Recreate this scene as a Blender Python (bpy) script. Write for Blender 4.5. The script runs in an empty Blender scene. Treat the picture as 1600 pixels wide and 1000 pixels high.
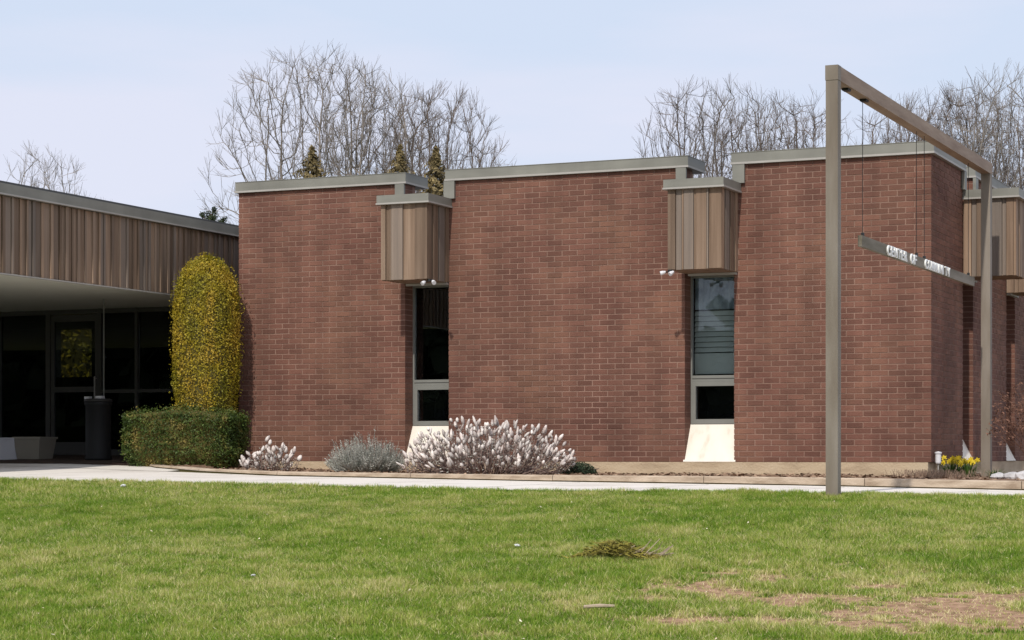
import bpy, bmesh, math, random
import numpy as np
from mathutils import Vector, Matrix

R = math.radians
scene = bpy.context.scene
C = scene.collection

# ------------------------------------------------------------------ camera
cam_d = bpy.data.cameras.new('camera')
cam_d.sensor_fit = 'HORIZONTAL'
cam_d.sensor_width = 36.0
cam_d.lens = 36.0 * 3300 / 1600
cam_d.shift_y = 208 / 1600
cam_d.clip_start = 0.1
cam_d.clip_end = 3000
cam = bpy.data.objects.new('camera', cam_d)
cam.location = (5.437, -24.38, 0.104)
cam.rotation_euler = (R(90), 0, R(23.8))
C.objects.link(cam)
scene.camera = cam

# ------------------------------------------------------------------ light
SUN_EL, SUN_AZ = 46.0, 4.5            # azimuth: degrees to the right (+X) of the wall's outward normal (-Y)
world = bpy.data.worlds.new('World')
scene.world = world
world.use_nodes = True
wn, wl = world.node_tree.nodes, world.node_tree.links
wn.clear()
wo = wn.new('ShaderNodeOutputWorld')
bg = wn.new('ShaderNodeBackground')
bg.inputs['Strength'].default_value = 0.10
sky = wn.new('ShaderNodeTexSky')
sky.sky_type = 'NISHITA'
sky.sun_disc = False
sky.sun_elevation = R(SUN_EL)
sky.sun_rotation = R(180 - SUN_AZ)
sky.air_density = 1.0
sky.dust_density = 1.2
sky.ozone_density = 1.4
tc = wn.new('ShaderNodeTexCoord')
mp = wn.new('ShaderNodeMapping')
mp.inputs['Scale'].default_value = (1.6, 1.6, 9.0)
mp.inputs['Rotation'].default_value = (0, R(7), 0)
nz = wn.new('ShaderNodeTexNoise')
nz.inputs['Scale'].default_value = 1.7
nz.inputs['Detail'].default_value = 5
nz.inputs['Roughness'].default_value = 0.5
rmp = wn.new('ShaderNodeMapRange')
rmp.inputs['From Min'].default_value = 0.40
rmp.inputs['From Max'].default_value = 0.60
rmp.inputs['To Min'].default_value = 0.0
rmp.inputs['To Max'].default_value = 1.0
ccol = wn.new('ShaderNodeMixRGB')      # thin high cloud: two pale tints
ccol.inputs['Color1'].default_value = (5.15, 5.85, 7.15, 1)
ccol.inputs['Color2'].default_value = (5.95, 6.15, 7.25, 1)
mx = wn.new('ShaderNodeMixRGB')
mx.inputs['Fac'].default_value = 0.94
wl.new(tc.outputs['Generated'], mp.inputs['Vector'])
wl.new(mp.outputs[0], nz.inputs['Vector'])
wl.new(nz.outputs['Fac'], rmp.inputs['Value'])
wl.new(rmp.outputs[0], ccol.inputs['Fac'])
wl.new(sky.outputs[0], mx.inputs['Color1'])
wl.new(ccol.outputs[0], mx.inputs['Color2'])
wl.new(mx.outputs[0], bg.inputs['Color'])
wl.new(bg.outputs[0], wo.inputs['Surface'])

sun_d = bpy.data.lights.new('sun', 'SUN')
sun_d.energy = 2.6
sun_d.angle = R(1.2)
sun_d.color = (1.0, 0.95, 0.87)
sun = bpy.data.objects.new('sun', sun_d)
sv = Vector((math.cos(R(SUN_EL)) * math.sin(R(SUN_AZ)), -math.cos(R(SUN_EL)) * math.cos(R(SUN_AZ)), math.sin(R(SUN_EL))))
sun.rotation_euler = sv.to_track_quat('Z', 'Y').to_euler()
sun.location = (10, -30, 30)
C.objects.link(sun)

scene.view_settings.view_transform = 'Standard'
scene.view_settings.look = 'None'
scene.view_settings.exposure = 0.38
scene.view_settings.gamma = 1.0
scene.view_settings.use_curve_mapping = False
scene.cycles.max_bounces = 6
scene.cycles.diffuse_bounces = 3
scene.cycles.glossy_bounces = 3
scene.cycles.transparent_max_bounces = 8

rng = random.Random(7)
npr = np.random.RandomState(11)

# ------------------------------------------------------------------ materials
def lin(c):
    return tuple((x / 255 / 12.92) if x / 255 <= 0.04045 else ((x / 255 + 0.055) / 1.055) ** 2.4 for x in c)

def mat(name, stops, scale=(5, 5, 5), detail=4, rough=0.8, tone=0.0, bump=0.0, bscale=None, spec=0.3, metal=0.0,
        trans=0.0, hue=None, nrough=0.55, streak=0.0):
    """stops: list of (pos, linear rgb) over a noise field; tone: how far the 'tone' face attribute shifts value"""
    m = bpy.data.materials.new(name)
    m.use_nodes = True
    n, l = m.node_tree.nodes, m.node_tree.links
    b = n['Principled BSDF']
    g = n.new('ShaderNodeNewGeometry')
    mpn = n.new('ShaderNodeMapping')
    mpn.inputs['Scale'].default_value = scale
    t = n.new('ShaderNodeTexNoise')
    t.inputs['Scale'].default_value = 1.0
    t.inputs['Detail'].default_value = detail
    t.inputs['Roughness'].default_value = nrough
    l.new(g.outputs['Position'], mpn.inputs['Vector'])
    l.new(mpn.outputs[0], t.inputs['Vector'])
    r = n.new('ShaderNodeValToRGB')
    el = r.color_ramp.elements
    el[0].position = stops[0][0]; el[0].color = (*stops[0][1], 1)
    el[1].position = stops[-1][0]; el[1].color = (*stops[-1][1], 1)
    for p, c in stops[1:-1]:
        e = el.new(p); e.color = (*c, 1)
    l.new(t.outputs['Fac'], r.inputs['Fac'])
    out = r.outputs['Color']
    if tone:
        a = n.new('ShaderNodeAttribute'); a.attribute_name = 'tone'
        mr = n.new('ShaderNodeMapRange')
        mr.inputs['To Min'].default_value = 1 - tone
        mr.inputs['To Max'].default_value = 1 + tone
        l.new(a.outputs['Fac'], mr.inputs['Value'])
        hs = n.new('ShaderNodeHueSaturation')
        l.new(mr.outputs[0], hs.inputs['Value'])
        l.new(out, hs.inputs['Color'])
        out = hs.outputs['Color']
        if hue:
            a2 = n.new('ShaderNodeAttribute'); a2.attribute_name = 'hue'
            m2 = n.new('ShaderNodeMixRGB'); m2.inputs['Color2'].default_value = (*hue, 1)
            l.new(a2.outputs['Fac'], m2.inputs['Fac'])
            l.new(out, m2.inputs['Color1'])
            out = m2.outputs['Color']
    if streak:                       # rain streaks and rusty drifts down the wall
        m4 = n.new('ShaderNodeMapping'); m4.inputs['Scale'].default_value = (3.2, 3.2, 0.45)
        t4 = n.new('ShaderNodeTexNoise'); t4.inputs['Scale'].default_value = 1.0; t4.inputs['Detail'].default_value = 6
        l.new(g.outputs['Position'], m4.inputs['Vector']); l.new(m4.outputs[0], t4.inputs['Vector'])
        r4 = n.new('ShaderNodeMapRange'); r4.inputs['From Min'].default_value = .3; r4.inputs['From Max'].default_value = .7
        r4.inputs['To Min'].default_value = 1 - streak; r4.inputs['To Max'].default_value = 1 + streak
        l.new(t4.outputs['Fac'], r4.inputs['Value'])
        h4 = n.new('ShaderNodeHueSaturation'); l.new(r4.outputs[0], h4.inputs['Value']); l.new(out, h4.inputs['Color'])
        out = h4.outputs['Color']
    l.new(out, b.inputs['Base Color'])
    b.inputs['Roughness'].default_value = rough
    b.inputs['Specular IOR Level'].default_value = spec
    b.inputs['Metallic'].default_value = metal
    if bump:
        t2 = n.new('ShaderNodeTexNoise'); t2.inputs['Detail'].default_value = 5
        m3 = n.new('ShaderNodeMapping'); m3.inputs['Scale'].default_value = bscale or tuple(4 * s for s in scale)
        t2.inputs['Scale'].default_value = 1.0
        l.new(g.outputs['Position'], m3.inputs['Vector']); l.new(m3.outputs[0], t2.inputs['Vector'])
        bp = n.new('ShaderNodeBump'); bp.inputs['Strength'].default_value = bump; bp.inputs['Distance'].default_value = 0.02
        l.new(t2.outputs['Fac'], bp.inputs['Height'])
        l.new(bp.outputs[0], b.inputs['Normal'])
    if trans:
        o = [x for x in n if x.type == 'OUTPUT_MATERIAL'][0]
        td = n.new('ShaderNodeBsdfTranslucent'); l.new(out, td.inputs['Color'])
        ms = n.new('ShaderNodeMixShader'); ms.inputs['Fac'].default_value = trans
        l.new(b.outputs[0], ms.inputs[1]); l.new(td.outputs[0], ms.inputs[2]); l.new(ms.outputs[0], o.inputs['Surface'])
    return m

def flat2(c, k=0.12):
    return [(0.3, tuple(x * (1 - k) for x in c)), (0.7, tuple(x * (1 + k) for x in c))]

M = {}
M['brick'] = mat('brick', [(0.32, (0.122, 0.053, 0.038)), (0.5, (0.152, 0.070, 0.049)), (0.68, (0.184, 0.090, 0.059))], (1.1, 1.1, 1.6), 7, 0.85, tone=0.20, streak=0.16, bump=0.3, bscale=(60, 60, 60))
M['mortar'] = mat('mortar', [(0.3, (0.200, 0.118, 0.088)), (0.7, (0.29, 0.180, 0.138))], (1.3, 1.3, 2), 5, 0.95, streak=0.18, bump=0.3, bscale=(90, 90, 90))
M['coping'] = mat('coping metal', flat2((0.205, 0.200, 0.172), 0.12), (1.2, 1.2, 6), 6, 0.5, streak=0.10)
M['drip'] = mat('drip edge metal', flat2((0.36, 0.34, 0.31), 0.08), (3, 3, 6), 3, 0.5)
M['wood'] = mat('stained siding', [(0.25, (0.135, 0.086, 0.055)), (0.5, (0.225, 0.150, 0.100)), (0.75, (0.32, 0.228, 0.160))], (14, 14, 0.5), 5, 0.75, tone=0.36, bump=0.4, bscale=(90, 90, 2), hue=(0.18, 0.165, 0.15))
M['woodback'] = mat('siding backing', flat2((0.05, 0.036, 0.027)), (5, 5, 1), 3, 0.85)
M['frame'] = mat('window frame paint', flat2((0.20, 0.20, 0.18), 0.06), (4, 4, 4), 3, 0.5)
M['white'] = mat('white panel', [(0.28, (0.62, 0.54, 0.43)), (0.45, (0.76, 0.70, 0.60)), (0.8, (0.80, 0.75, 0.66))], (7, 7, 1.6), 7, 0.7)
M['concrete'] = mat('walk concrete', [(0.25, (0.55, 0.50, 0.445)), (0.5, (0.68, 0.63, 0.57)), (0.8, (0.74, 0.69, 0.63))], (1.5, 1.5, 1.5), 8, 0.9, bump=0.3, bscale=(40, 40, 40))
M['kerb'] = mat('kerb stone', [(0.3, (0.27, 0.20, 0.14)), (0.5, (0.41, 0.325, 0.24)), (0.75, (0.53, 0.43, 0.33))], (4, 4, 14), 6, 0.9, bump=0.4, bscale=(50, 50, 50))
M['found'] = mat('foundation concrete', [(0.25, (0.30, 0.22, 0.145)), (0.5, (0.45, 0.35, 0.235)), (0.8, (0.53, 0.43, 0.30))], (2, 2, 7), 7, 0.9, bump=0.4, bscale=(40, 40, 40))
M['mulch'] = mat('bed mulch', [(0.3, (0.10, 0.055, 0.035)), (0.5, (0.20, 0.12, 0.075)), (0.7, (0.33, 0.22, 0.14))], (9, 9, 9), 8, 0.95, bump=0.9, bscale=(35, 35, 35))
M['paver'] = mat('porch paving', [(0.3, (0.055, 0.036, 0.027)), (0.7, (0.10, 0.065, 0.048))], (4, 4, 4), 6, 0.9, tone=0.2)
M['soffit'] = mat('soffit board', flat2((0.66, 0.65, 0.58), 0.04), (1, 1, 1), 4, 0.85)
M['roof'] = mat('roof membrane', flat2((0.09, 0.09, 0.09)), (1, 1, 1), 4, 0.9)
M['post'] = mat('post paint', [(0.3, (0.165, 0.132, 0.100)), (0.5, (0.205, 0.172, 0.136)), (0.72, (0.25, 0.215, 0.178))], (7, 7, 1.2), 7, 0.6, bump=0.1)
M['beamwood'] = mat('beam paint', [(0.3, (0.22, 0.15, 0.105)), (0.7, (0.33, 0.245, 0.18))], (10, 1.5, 10), 5, 0.65, bump=0.15)
M['boardwood'] = mat('weathered board', [(0.3, (0.10, 0.085, 0.055)), (0.7, (0.24, 0.21, 0.17))], (5, 1.0, 9), 6, 0.75)
M['letter'] = mat('letter white', flat2((0.75, 0.75, 0.73), 0.03), (3, 3, 3), 2, 0.5)
M['cable'] = mat('cable', flat2((0.03, 0.028, 0.027)), (3, 3, 3), 2, 0.5, metal=0.4)
M['dark'] = mat('dark interior', flat2((0.018, 0.018, 0.018)), (1, 1, 1), 3, 0.9)
M['lobby'] = mat('lobby wall', flat2((0.10, 0.095, 0.085)), (1, 1, 1), 3, 0.9)
M['blind'] = mat('blind slat', flat2((0.62, 0.62, 0.58), 0.04), (1, 1, 4), 3, 0.6)
M['skyrefl'] = mat('painted sky reflection', [(0.36, (0.20, 0.235, 0.29)), (0.62, (0.62, 0.66, 0.72))], (5, 5, 3), 5, 0.6)  # pale blue mottling imitates sky mirrored in the upper pane
M['bin'] = mat('bin steel', flat2((0.018, 0.018, 0.018)), (2, 2, 2), 3, 0.6)
M['planter'] = mat('white planter', flat2((0.82, 0.82, 0.86), 0.04), (2, 2, 2), 3, 0.7)
M['planter2'] = mat('tan planter', flat2((0.30, 0.27, 0.22), 0.06), (2, 2, 2), 3, 0.8)
M['bark'] = mat('grey bark', [(0.3, (0.15, 0.125, 0.105)), (0.7, (0.30, 0.26, 0.225))], (3, 3, 1), 5, 0.95)
M['bark2'] = mat('brown bark', [(0.3, (0.105, 0.08, 0.065)), (0.7, (0.20, 0.16, 0.135))], (3, 3, 1), 5, 0.95)
M['yleaf'] = mat('golden leaf', [(0.32, (0.21, 0.20, 0.018)), (0.5, (0.37, 0.29, 0.022)), (0.66, (0.49, 0.33, 0.040))], (3, 3, 2), 5, 0.5, tone=0.38, trans=0.25)
M['gleaf'] = mat('hedge leaf', [(0.38, (0.040, 0.070, 0.013)), (0.54, (0.075, 0.11, 0.020)), (0.66, (0.26, 0.20, 0.055))], (5, 5, 5), 4, 0.5, tone=0.45, trans=0.2)
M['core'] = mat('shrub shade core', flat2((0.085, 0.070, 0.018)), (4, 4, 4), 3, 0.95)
M['needle'] = mat('conifer needle', [(0.35, (0.03, 0.045, 0.02)), (0.7, (0.07, 0.085, 0.035))], (1, 1, 1), 4, 0.7, tone=0.4, trans=0.1)
M['needley'] = mat('golden conifer needle', [(0.35, (0.13, 0.10, 0.045)), (0.7, (0.28, 0.21, 0.09))], (1, 1, 1), 4, 0.7, tone=0.4, trans=0.1)
M['spike'] = mat('pale blossom', [(0.35, (0.48, 0.39, 0.355)), (0.6, (0.80, 0.74, 0.69))], (14, 14, 14), 4, 0.8, tone=0.3, trans=0.15)
M['stemgrey'] = mat('greyish stem', flat2((0.24, 0.17, 0.145), 0.3), (12, 12, 12), 4, 0.9, tone=0.3)
M['sage'] = mat('grey green leaf', [(0.3, (0.24, 0.255, 0.21)), (0.7, (0.52, 0.50, 0.45))], (9, 9, 9), 4, 0.8, tone=0.4, trans=0.15)
M['dgreen'] = mat('dark green leaf', flat2((0.035, 0.055, 0.028), 0.3), (12, 12, 12), 4, 0.6, tone=0.4, trans=0.15)
M['daffleaf'] = mat('daffodil leaf', flat2((0.07, 0.13, 0.025), 0.25), (12, 12, 12), 4, 0.5, tone=0.3, trans=0.25)
M['daff'] = mat('daffodil yellow', flat2((0.75, 0.56, 0.03), 0.1), (12, 12, 12), 3, 0.5, tone=0.15, trans=0.2)
M['dry'] = mat('dried stalks', flat2((0.27, 0.185, 0.13), 0.35), (14, 14, 14), 4, 0.9, tone=0.35)
M['twigred'] = mat('russet twigs', flat2((0.15, 0.075, 0.05), 0.3), (14, 14, 14), 4, 0.9, tone=0.35)
M['rock'] = mat('pale rock', [(0.3, (0.35, 0.33, 0.32)), (0.7, (0.62, 0.60, 0.60))], (9, 9, 9), 6, 0.9, bump=0.5)
M['lampwhite'] = mat('lamp housing', flat2((0.66, 0.65, 0.66), 0.04), (5, 5, 5), 2, 0.5)
M['debris'] = mat('olive cuttings', flat2((0.16, 0.135, 0.02), 0.3), (20, 20, 20), 3, 0.8, tone=0.4)
M['stick'] = mat('bleached stick', flat2((0.38, 0.30, 0.22), 0.15), (20, 20, 20), 3, 0.9)
M['bgsoil'] = mat('far ground', flat2((0.06, 0.085, 0.03), 0.3), (0.5, 0.5, 0.5), 5, 0.95)
M['litter'] = mat('pale litter', flat2((0.6, 0.6, 0.58), 0.1), (20, 20, 20), 3, 0.9)

def glass_mat(name, tint, refl_ior):
    m = bpy.data.materials.new(name); m.use_nodes = True
    n, l = m.node_tree.nodes, m.node_tree.links
    n.clear()
    o = n.new('ShaderNodeOutputMaterial')
    tr = n.new('ShaderNodeBsdfTransparent'); tr.inputs['Color'].default_value = (*tint, 1)
    gl = n.new('ShaderNodeBsdfGlossy'); gl.inputs['Roughness'].default_value = 0.01
    gl.inputs['Color'].default_value = (0.95, 0.97, 1, 1)
    fr = n.new('ShaderNodeFresnel'); fr.inputs['IOR'].default_value = refl_ior
    g = n.new('ShaderNodeNewGeometry')
    mp_ = n.new('ShaderNodeMapping'); mp_.inputs['Scale'].default_value = (1.3, 1.3, 0.9)
    t = n.new('ShaderNodeTexNoise'); t.inputs['Scale'].default_value = 1
    bp = n.new('ShaderNodeBump'); bp.inputs['Strength'].default_value = 0.03; bp.inputs['Distance'].default_value = 0.05
    l.new(g.outputs['Position'], mp_.inputs['Vector']); l.new(mp_.outputs[0], t.inputs['Vector'])
    l.new(t.outputs['Fac'], bp.inputs['Height']); l.new(bp.outputs[0], gl.inputs['Normal'])
    mxs = n.new('ShaderNodeMixShader')
    l.new(fr.outputs[0], mxs.inputs['Fac']); l.new(tr.outputs[0], mxs.inputs[1]); l.new(gl.outputs[0], mxs.inputs[2])
    l.new(mxs.outputs[0], o.inputs['Surface'])
    return m
M['glass'] = glass_mat('window glass', (0.84, 0.88, 0.88), 1.5)
M['darkglass'] = glass_mat('tinted glass', (0.29, 0.31, 0.30), 1.38)

# ------------------------------------------------------------------ helpers
ROT = None     # (ox, oy): build in a frame turned 90 degrees so that local -y faces world +x
class MB:
    def __init__(s): s.v = []; s.f = []; s.t = []; s.h = []
    def add(s, vs, fs, tone=0.5, hue=0.0):
        o = len(s.v); s.v.extend(vs)
        for f in fs:
            s.f.append(tuple(i + o for i in f)); s.t.append(tone); s.h.append(hue)
    def box(s, x0, x1, y0, y1, z0, z1, tone=0.5, hue=0.0):
        vs = [(x0, y0, z0), (x1, y0, z0), (x1, y1, z0), (x0, y1, z0), (x0, y0, z1), (x1, y0, z1), (x1, y1, z1), (x0, y1, z1)]
        s.add(vs, [(0, 3, 2, 1), (4, 5, 6, 7), (0, 1, 5, 4), (1, 2, 6, 5), (2, 3, 7, 6), (3, 0, 4, 7)], tone, hue)
    def tube(s, p0, p1, r0, r1, n=4, tone=0.5, cap=True):
        p0 = Vector(p0); p1 = Vector(p1); d = p1 - p0
        if d.length < 1e-6: return
        d.normalize()
        a = d.orthogonal().normalized(); b = d.cross(a)
        vs = []
        for p, r in ((p0, r0), (p1, r1)):
            for k in range(n):
                w = 2 * math.pi * k / n
                vs.append(tuple(p + a * (r * math.cos(w)) + b * (r * math.sin(w))))
        fs = [(k, (k + 1) % n, n + (k + 1) % n, n + k) for k in range(n)]
        if cap: fs += [tuple(range(n - 1, -1, -1)), tuple(range(n, 2 * n))]
        s.add(vs, fs, tone)
    def build(s, name, m, parent=None, smooth=False, loc=None):
        me = bpy.data.meshes.new(name)
        if ROT: s.v = [(ROT[0] - y, ROT[1] + x, z) for x, y, z in s.v]
        me.from_pydata(s.v, [], s.f)
        a = me.attributes.new('tone', 'FLOAT', 'FACE'); a.data.foreach_set('value', s.t)
        if any(s.h):
            a = me.attributes.new('hue', 'FLOAT', 'FACE'); a.data.foreach_set('value', s.h)
        if smooth: me.polygons.foreach_set('use_smooth', [True] * len(me.polygons))
        me.materials.append(m)
        return put(name, me, parent, loc)

def put(name, me, parent=None, loc=None):
    o = bpy.data.objects.new(name, me); C.objects.link(o)
    if parent is not None: o.parent = parent
    if loc: o.location = loc
    return o

def thing(name, label, cat, loc=(0, 0, 0), group=None, rz=0):
    o = bpy.data.objects.new(name, None); C.objects.link(o)
    o.location = loc; o.rotation_euler = (0, 0, rz); o.empty_display_size = 0.2
    return tag(o, label, cat, group)
def tag(o, label, cat, group=None):
    o['label'] = label; o['category'] = cat
    if group: o['group'] = group
    return o
def struct(o): o['kind'] = 'structure'; return o
def stuff(o): o['kind'] = 'stuff'; return o
def sub(parent, mb, origin):
    """shift builder's vertices so they're local to the parent at 'origin'"""
    mb.v = [(x - origin[0], y - origin[1], z - origin[2]) for x, y, z in mb.v]
    return mb

def lattice(x, y, seed=0, scale=1.0):
    x = np.asarray(x, float) * scale; y = np.asarray(y, float) * scale
    xi = np.floor(x).astype(np.int64); yi = np.floor(y).astype(np.int64)
    fx = x - xi; fy = y - yi
    fx = fx * fx * (3 - 2 * fx); fy = fy * fy * (3 - 2 * fy)
    def h(a, b):
        k = (a * 374761393 + b * 668265263 + seed * 1442695041) & 0xffffffff
        k = ((k ^ (k >> 13)) * 1274126177) & 0xffffffff
        return ((k ^ (k >> 16)) & 0xffff) / 65535.0
    return (h(xi, yi) * (1 - fx) + h(xi + 1, yi) * fx) * (1 - fy) + (h(xi, yi + 1) * (1 - fx) + h(xi + 1, yi + 1) * fx) * fy
def fbm(x, y, seed=0, scale=1.0, oct=4):
    v = 0; a = 0.5; t = 0
    for o in range(oct):
        v = v + a * lattice(x, y, seed + o * 17, scale); t += a; a *= 0.5; scale *= 2.03
    return v / t

# ------------------------------------------------------------------ ground levels
EX = [-40, -16, -9.4, -5.7, -2.84, 0, 1.74, 5, 30]
EZ = [-0.10, -0.12, -0.174, -0.217, -0.258, -0.262, -0.275, -0.30, -0.35]
FX = [-40, -16, -11, -7.56, -3.74, -0.99, 1.08, 5, 30]
FZ = [-0.05, -0.06, -0.073, -0.178, -0.229, -0.255, -0.287, -0.33, -0.38]
YE, YF = -5.63, -2.3
def edge_z(x): return np.interp(x, EX, EZ)
def far_z(x): return np.interp(x, FX, FZ)
def lawn_z(x, y):
    d = np.maximum(YE - np.asarray(y, float), 0)
    z = edge_z(x) - 0.083 * d
    z = np.where(z < -1.35, -1.35 - 0.12 * np.tanh((-1.35 - z) / 0.12) , z)
    return z + (fbm(x, y, 3, 0.9, 3) - 0.5) * 0.05 * np.clip(d / 1.0, 0, 1)
def walk_z(x, y):
    w = np.clip((np.asarray(y, float) - YE) / (YF - YE), 0, 1)
    z = edge_z(x) * (1 - w) + far_z(x) * w
    up = np.clip((np.asarray(y, float) - YF) / 4.3, 0, 2)
    return z + up * (0.066 - far_z(x))

def grid(name, xs, ys, zf, m, dz=0.0, attr=None):
    X, Y = np.meshgrid(xs, ys)
    Z = zf(X, Y) + dz
    nx, ny = len(xs), len(ys)
    co = np.stack([X, Y, Z], -1).reshape(-1, 3)
    idx = np.arange(nx * ny).reshape(ny, nx)
    q = np.stack([idx[:-1, :-1], idx[:-1, 1:], idx[1:, 1:], idx[1:, :-1]], -1).reshape(-1, 4)
    me = bpy.data.meshes.new(name)
    me.from_pydata(co.tolist(), [], q.tolist())
    me.polygons.foreach_set('use_smooth', [True] * len(me.polygons))
    if attr:
        a = me.attributes.new('bare', 'FLOAT', 'POINT'); a.data.foreach_set('value', attr(co[:, 0], co[:, 1]))
    me.materials.append(m)
    return put(name, me)

def bare_mask(x, y):
    """worn earth towards the right of the lawn, in ragged patches"""
    e = 1 - np.hypot((x - 3.1) / 2.0, (y + 12.25) / 1.15)
    e2 = 1 - np.hypot((x - 1.8) / 1.5, (y + 12.1) / 1.3)
    e3 = 1 - np.hypot((x - 2.2) / 0.9, (y + 11.25) / 0.35)
    base = np.maximum(np.maximum(e * 0.95, e2 * 0.6), e3 * 0.5)
    n = fbm(x, y, 21, 2.2, 5) - 0.5
    n2 = fbm(x, y * 2.2, 31, 1.2, 3) - 0.5
    n3 = fbm(x, y * 1.6, 37, 6.5, 3) - 0.5
    v = base * 1.05 + n * 1.5 + n2 * 0.7 + n3 * 1.5 - 0.10
    v = np.where(base > -0.3, v, 0)
    return np.clip(v * 2.0, 0, 1)
def dry_mask(x, y):
    return np.clip((fbm(x, y * 1.8, 5, 0.55, 4) - 0.42) * 3.6, 0, 1)

def lawn_material():
    m = bpy.data.materials.new('lawn soil'); m.use_nodes = True
    n, l = m.node_tree.nodes, m.node_tree.links
    b = n['Principled BSDF']; b.inputs['Roughness'].default_value = 0.95; b.inputs['Specular IOR Level'].default_value = 0.1
    g = n.new('ShaderNodeNewGeometry')
    t = n.new('ShaderNodeTexNoise'); t.inputs['Scale'].default_value = 14; t.inputs['Detail'].default_value = 8
    l.new(g.outputs['Position'], t.inputs['Vector'])
    r1 = n.new('ShaderNodeValToRGB'); r2 = n.new('ShaderNodeValToRGB')
    for r, a, c in ((r1, (0.055, 0.075, 0.018), (0.16, 0.17, 0.05)), (r2, (0.21, 0.115, 0.070), (0.40, 0.26, 0.17))):
        r.color_ramp.elements[0].position = 0.3; r.color_ramp.elements[0].color = (*a, 1)
        r.color_ramp.elements[1].position = 0.7; r.color_ramp.elements[1].color = (*c, 1)
        l.new(t.outputs['Fac'], r.inputs['Fac'])
    a = n.new('ShaderNodeAttribute'); a.attribute_name = 'bare'
    ad = n.new('ShaderNodeMath'); ad.operation = 'ADD'; ad.inputs[1].default_value = -0.5
    l.new(t.outputs['Fac'], ad.inputs[0])
    mu = n.new('ShaderNodeMath'); mu.operation = 'MULTIPLY_ADD'; mu.inputs[1].default_value = 1.6; mu.use_clamp = True
    l.new(ad.outputs[0], mu.inputs[0]); l.new(a.outputs['Fac'], mu.inputs[2])
    mx = n.new('ShaderNodeMixRGB'); l.new(mu.outputs[0], mx.inputs['Fac'])
    l.new(r1.outputs[0], mx.inputs['Color1']); l.new(r2.outputs[0], mx.inputs['Color2'])
    l.new(mx.outputs[0], b.inputs['Base Color'])
    bp = n.new('ShaderNodeBump'); bp.inputs['Strength'].default_value = 0.6; bp.inputs['Distance'].default_value = 0.02
    l.new(t.outputs['Fac'], bp.inputs['Height']); l.new(bp.outputs[0], b.inputs['Normal'])
    return m
M['lawn'] = lawn_material()

struct(grid('lawn', np.concatenate([np.linspace(-90, -13, 20), np.arange(-12.9, -0.5, 0.12), np.arange(-0.5, 5.2, 0.05), np.arange(5.25, 9, 0.12), np.linspace(9.1, 90, 20)]),
            np.concatenate([np.linspace(-90, -17, 20), np.arange(-16.9, -14.0, 0.12), np.arange(-14, -10.5, 0.05), np.arange(-10.45, YE - 0.01, 0.12), [YE]]), lawn_z, M['lawn'], attr=bare_mask))
wk = struct(grid('footpath', np.concatenate([np.linspace(-40, -12, 15), np.arange(-11.8, 8, 0.25), np.linspace(8.5, 60, 10)]),
                 np.linspace(YE - 0.06, YF + 0.1, 14), walk_z, M['concrete'], dz=0.006))
# joints sawn across the concrete
jm = MB()
for k in range(-9, 8):
    x = -0.4 + k * 1.52
    ys = np.linspace(YE, YF, 8)
    for a, b_ in zip(ys[:-1], ys[1:]):
        za, zb = float(walk_z(x, a)) + 0.0085, float(walk_z(x, b_)) + 0.0085
        jm.add([(x, a, za), (x + 0.012, a, za), (x + 0.012, b_, zb), (x, b_, zb)], [(0, 1, 2, 3)])
jo = struct(jm.build('footpath_joint', M['woodback']))
# ground beyond and around the building
struct(grid('far_ground', np.linspace(-900, 900, 13), np.linspace(6.0, 1500, 13), lambda X, Y: 0 * X - 0.12, M['bgsoil']))

# porch floor of brick pavers, sloping up to the doors
porch = struct(grid('porch_floor', np.linspace(-24, -9.2, 40), np.linspace(YF + 0.1, 7.0, 24), lambda X, Y: np.minimum(walk_z(X, Y), 0.066), M['mortar'], dz=-0.004))
pv = MB()
for j in range(46):
    y0 = -1.45 + j * 0.102
    if y0 > 1.9: break
    for i in range(74):
        x0 = -24 + i * 0.205 + (0.1 if j % 2 else 0)
        if x0 > -10.8: break
        z = float(walk_z(x0, y0)) + 0.0; z2 = float(walk_z(x0, y0 + 0.094))
        t = rng.random()
        pv.add([(x0, y0, z), (x0 + 0.197, y0, z), (x0 + 0.197, y0 + 0.094, z2), (x0, y0 + 0.094, z2),
                (x0, y0, z + .008), (x0 + 0.197, y0, z + .008), (x0 + 0.197, y0 + 0.094, z2 + .008), (x0, y0 + 0.094, z2 + .008)],
               [(4, 5, 6, 7), (0, 1, 5, 4), (1, 2, 6, 5), (3, 0, 4, 7)], t)
stuff(pv.build('paver', M['paver'], porch))
# bright concrete apron between the walk and the pavers
struct(grid('porch_apron', np.linspace(-24, -9.0, 30), np.linspace(YF + 0.05, -1.46, 6), walk_z, M['concrete'], dz=0.010))

# ------------------------------------------------------------------ kerb and planting bed
KP = [(14, -2.3), (9, -2.3), (5, -2.3), (3.2, -2.3), (1.45, -2.3), (-0.2, -2.3), (-2.0, -2.3), (-3.8, -2.3), (-5.6, -2.3), (-7.4, -2.28), (-8.6, -2.12), (-9.5, -1.72), (-10.15, -1.1), (-10.5, -0.3), (-10.6, 0.8), (-10.6, 1.9)]
WP = [(14, 9), (9, 9), (5, 9), (3.2, 9), (0.02, 9), (0.02, 0.02), (-2.0, 0.02), (-3.8, 0.02), (-5.6, 0.02), (-7.4, 0.02), (-8.6, 0.02), (-9.2, 0.02), (-9.3, 0.3), (-9.3, 0.8), (-9.3, 1.4), (-9.3, 1.96)]
def kerb_h(x): return float(np.interp(x, [-10.6, -9, -7.5, -4, -1, 1, 5], [0.03, 0.05, 0.062, 0.082, 0.104, 0.106, 0.11]))
def kerb_base(x, y): return float(walk_z(x, y))
kt = struct(bpy.data.objects.new('kerb', None)); C.objects.link(kt)
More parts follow.
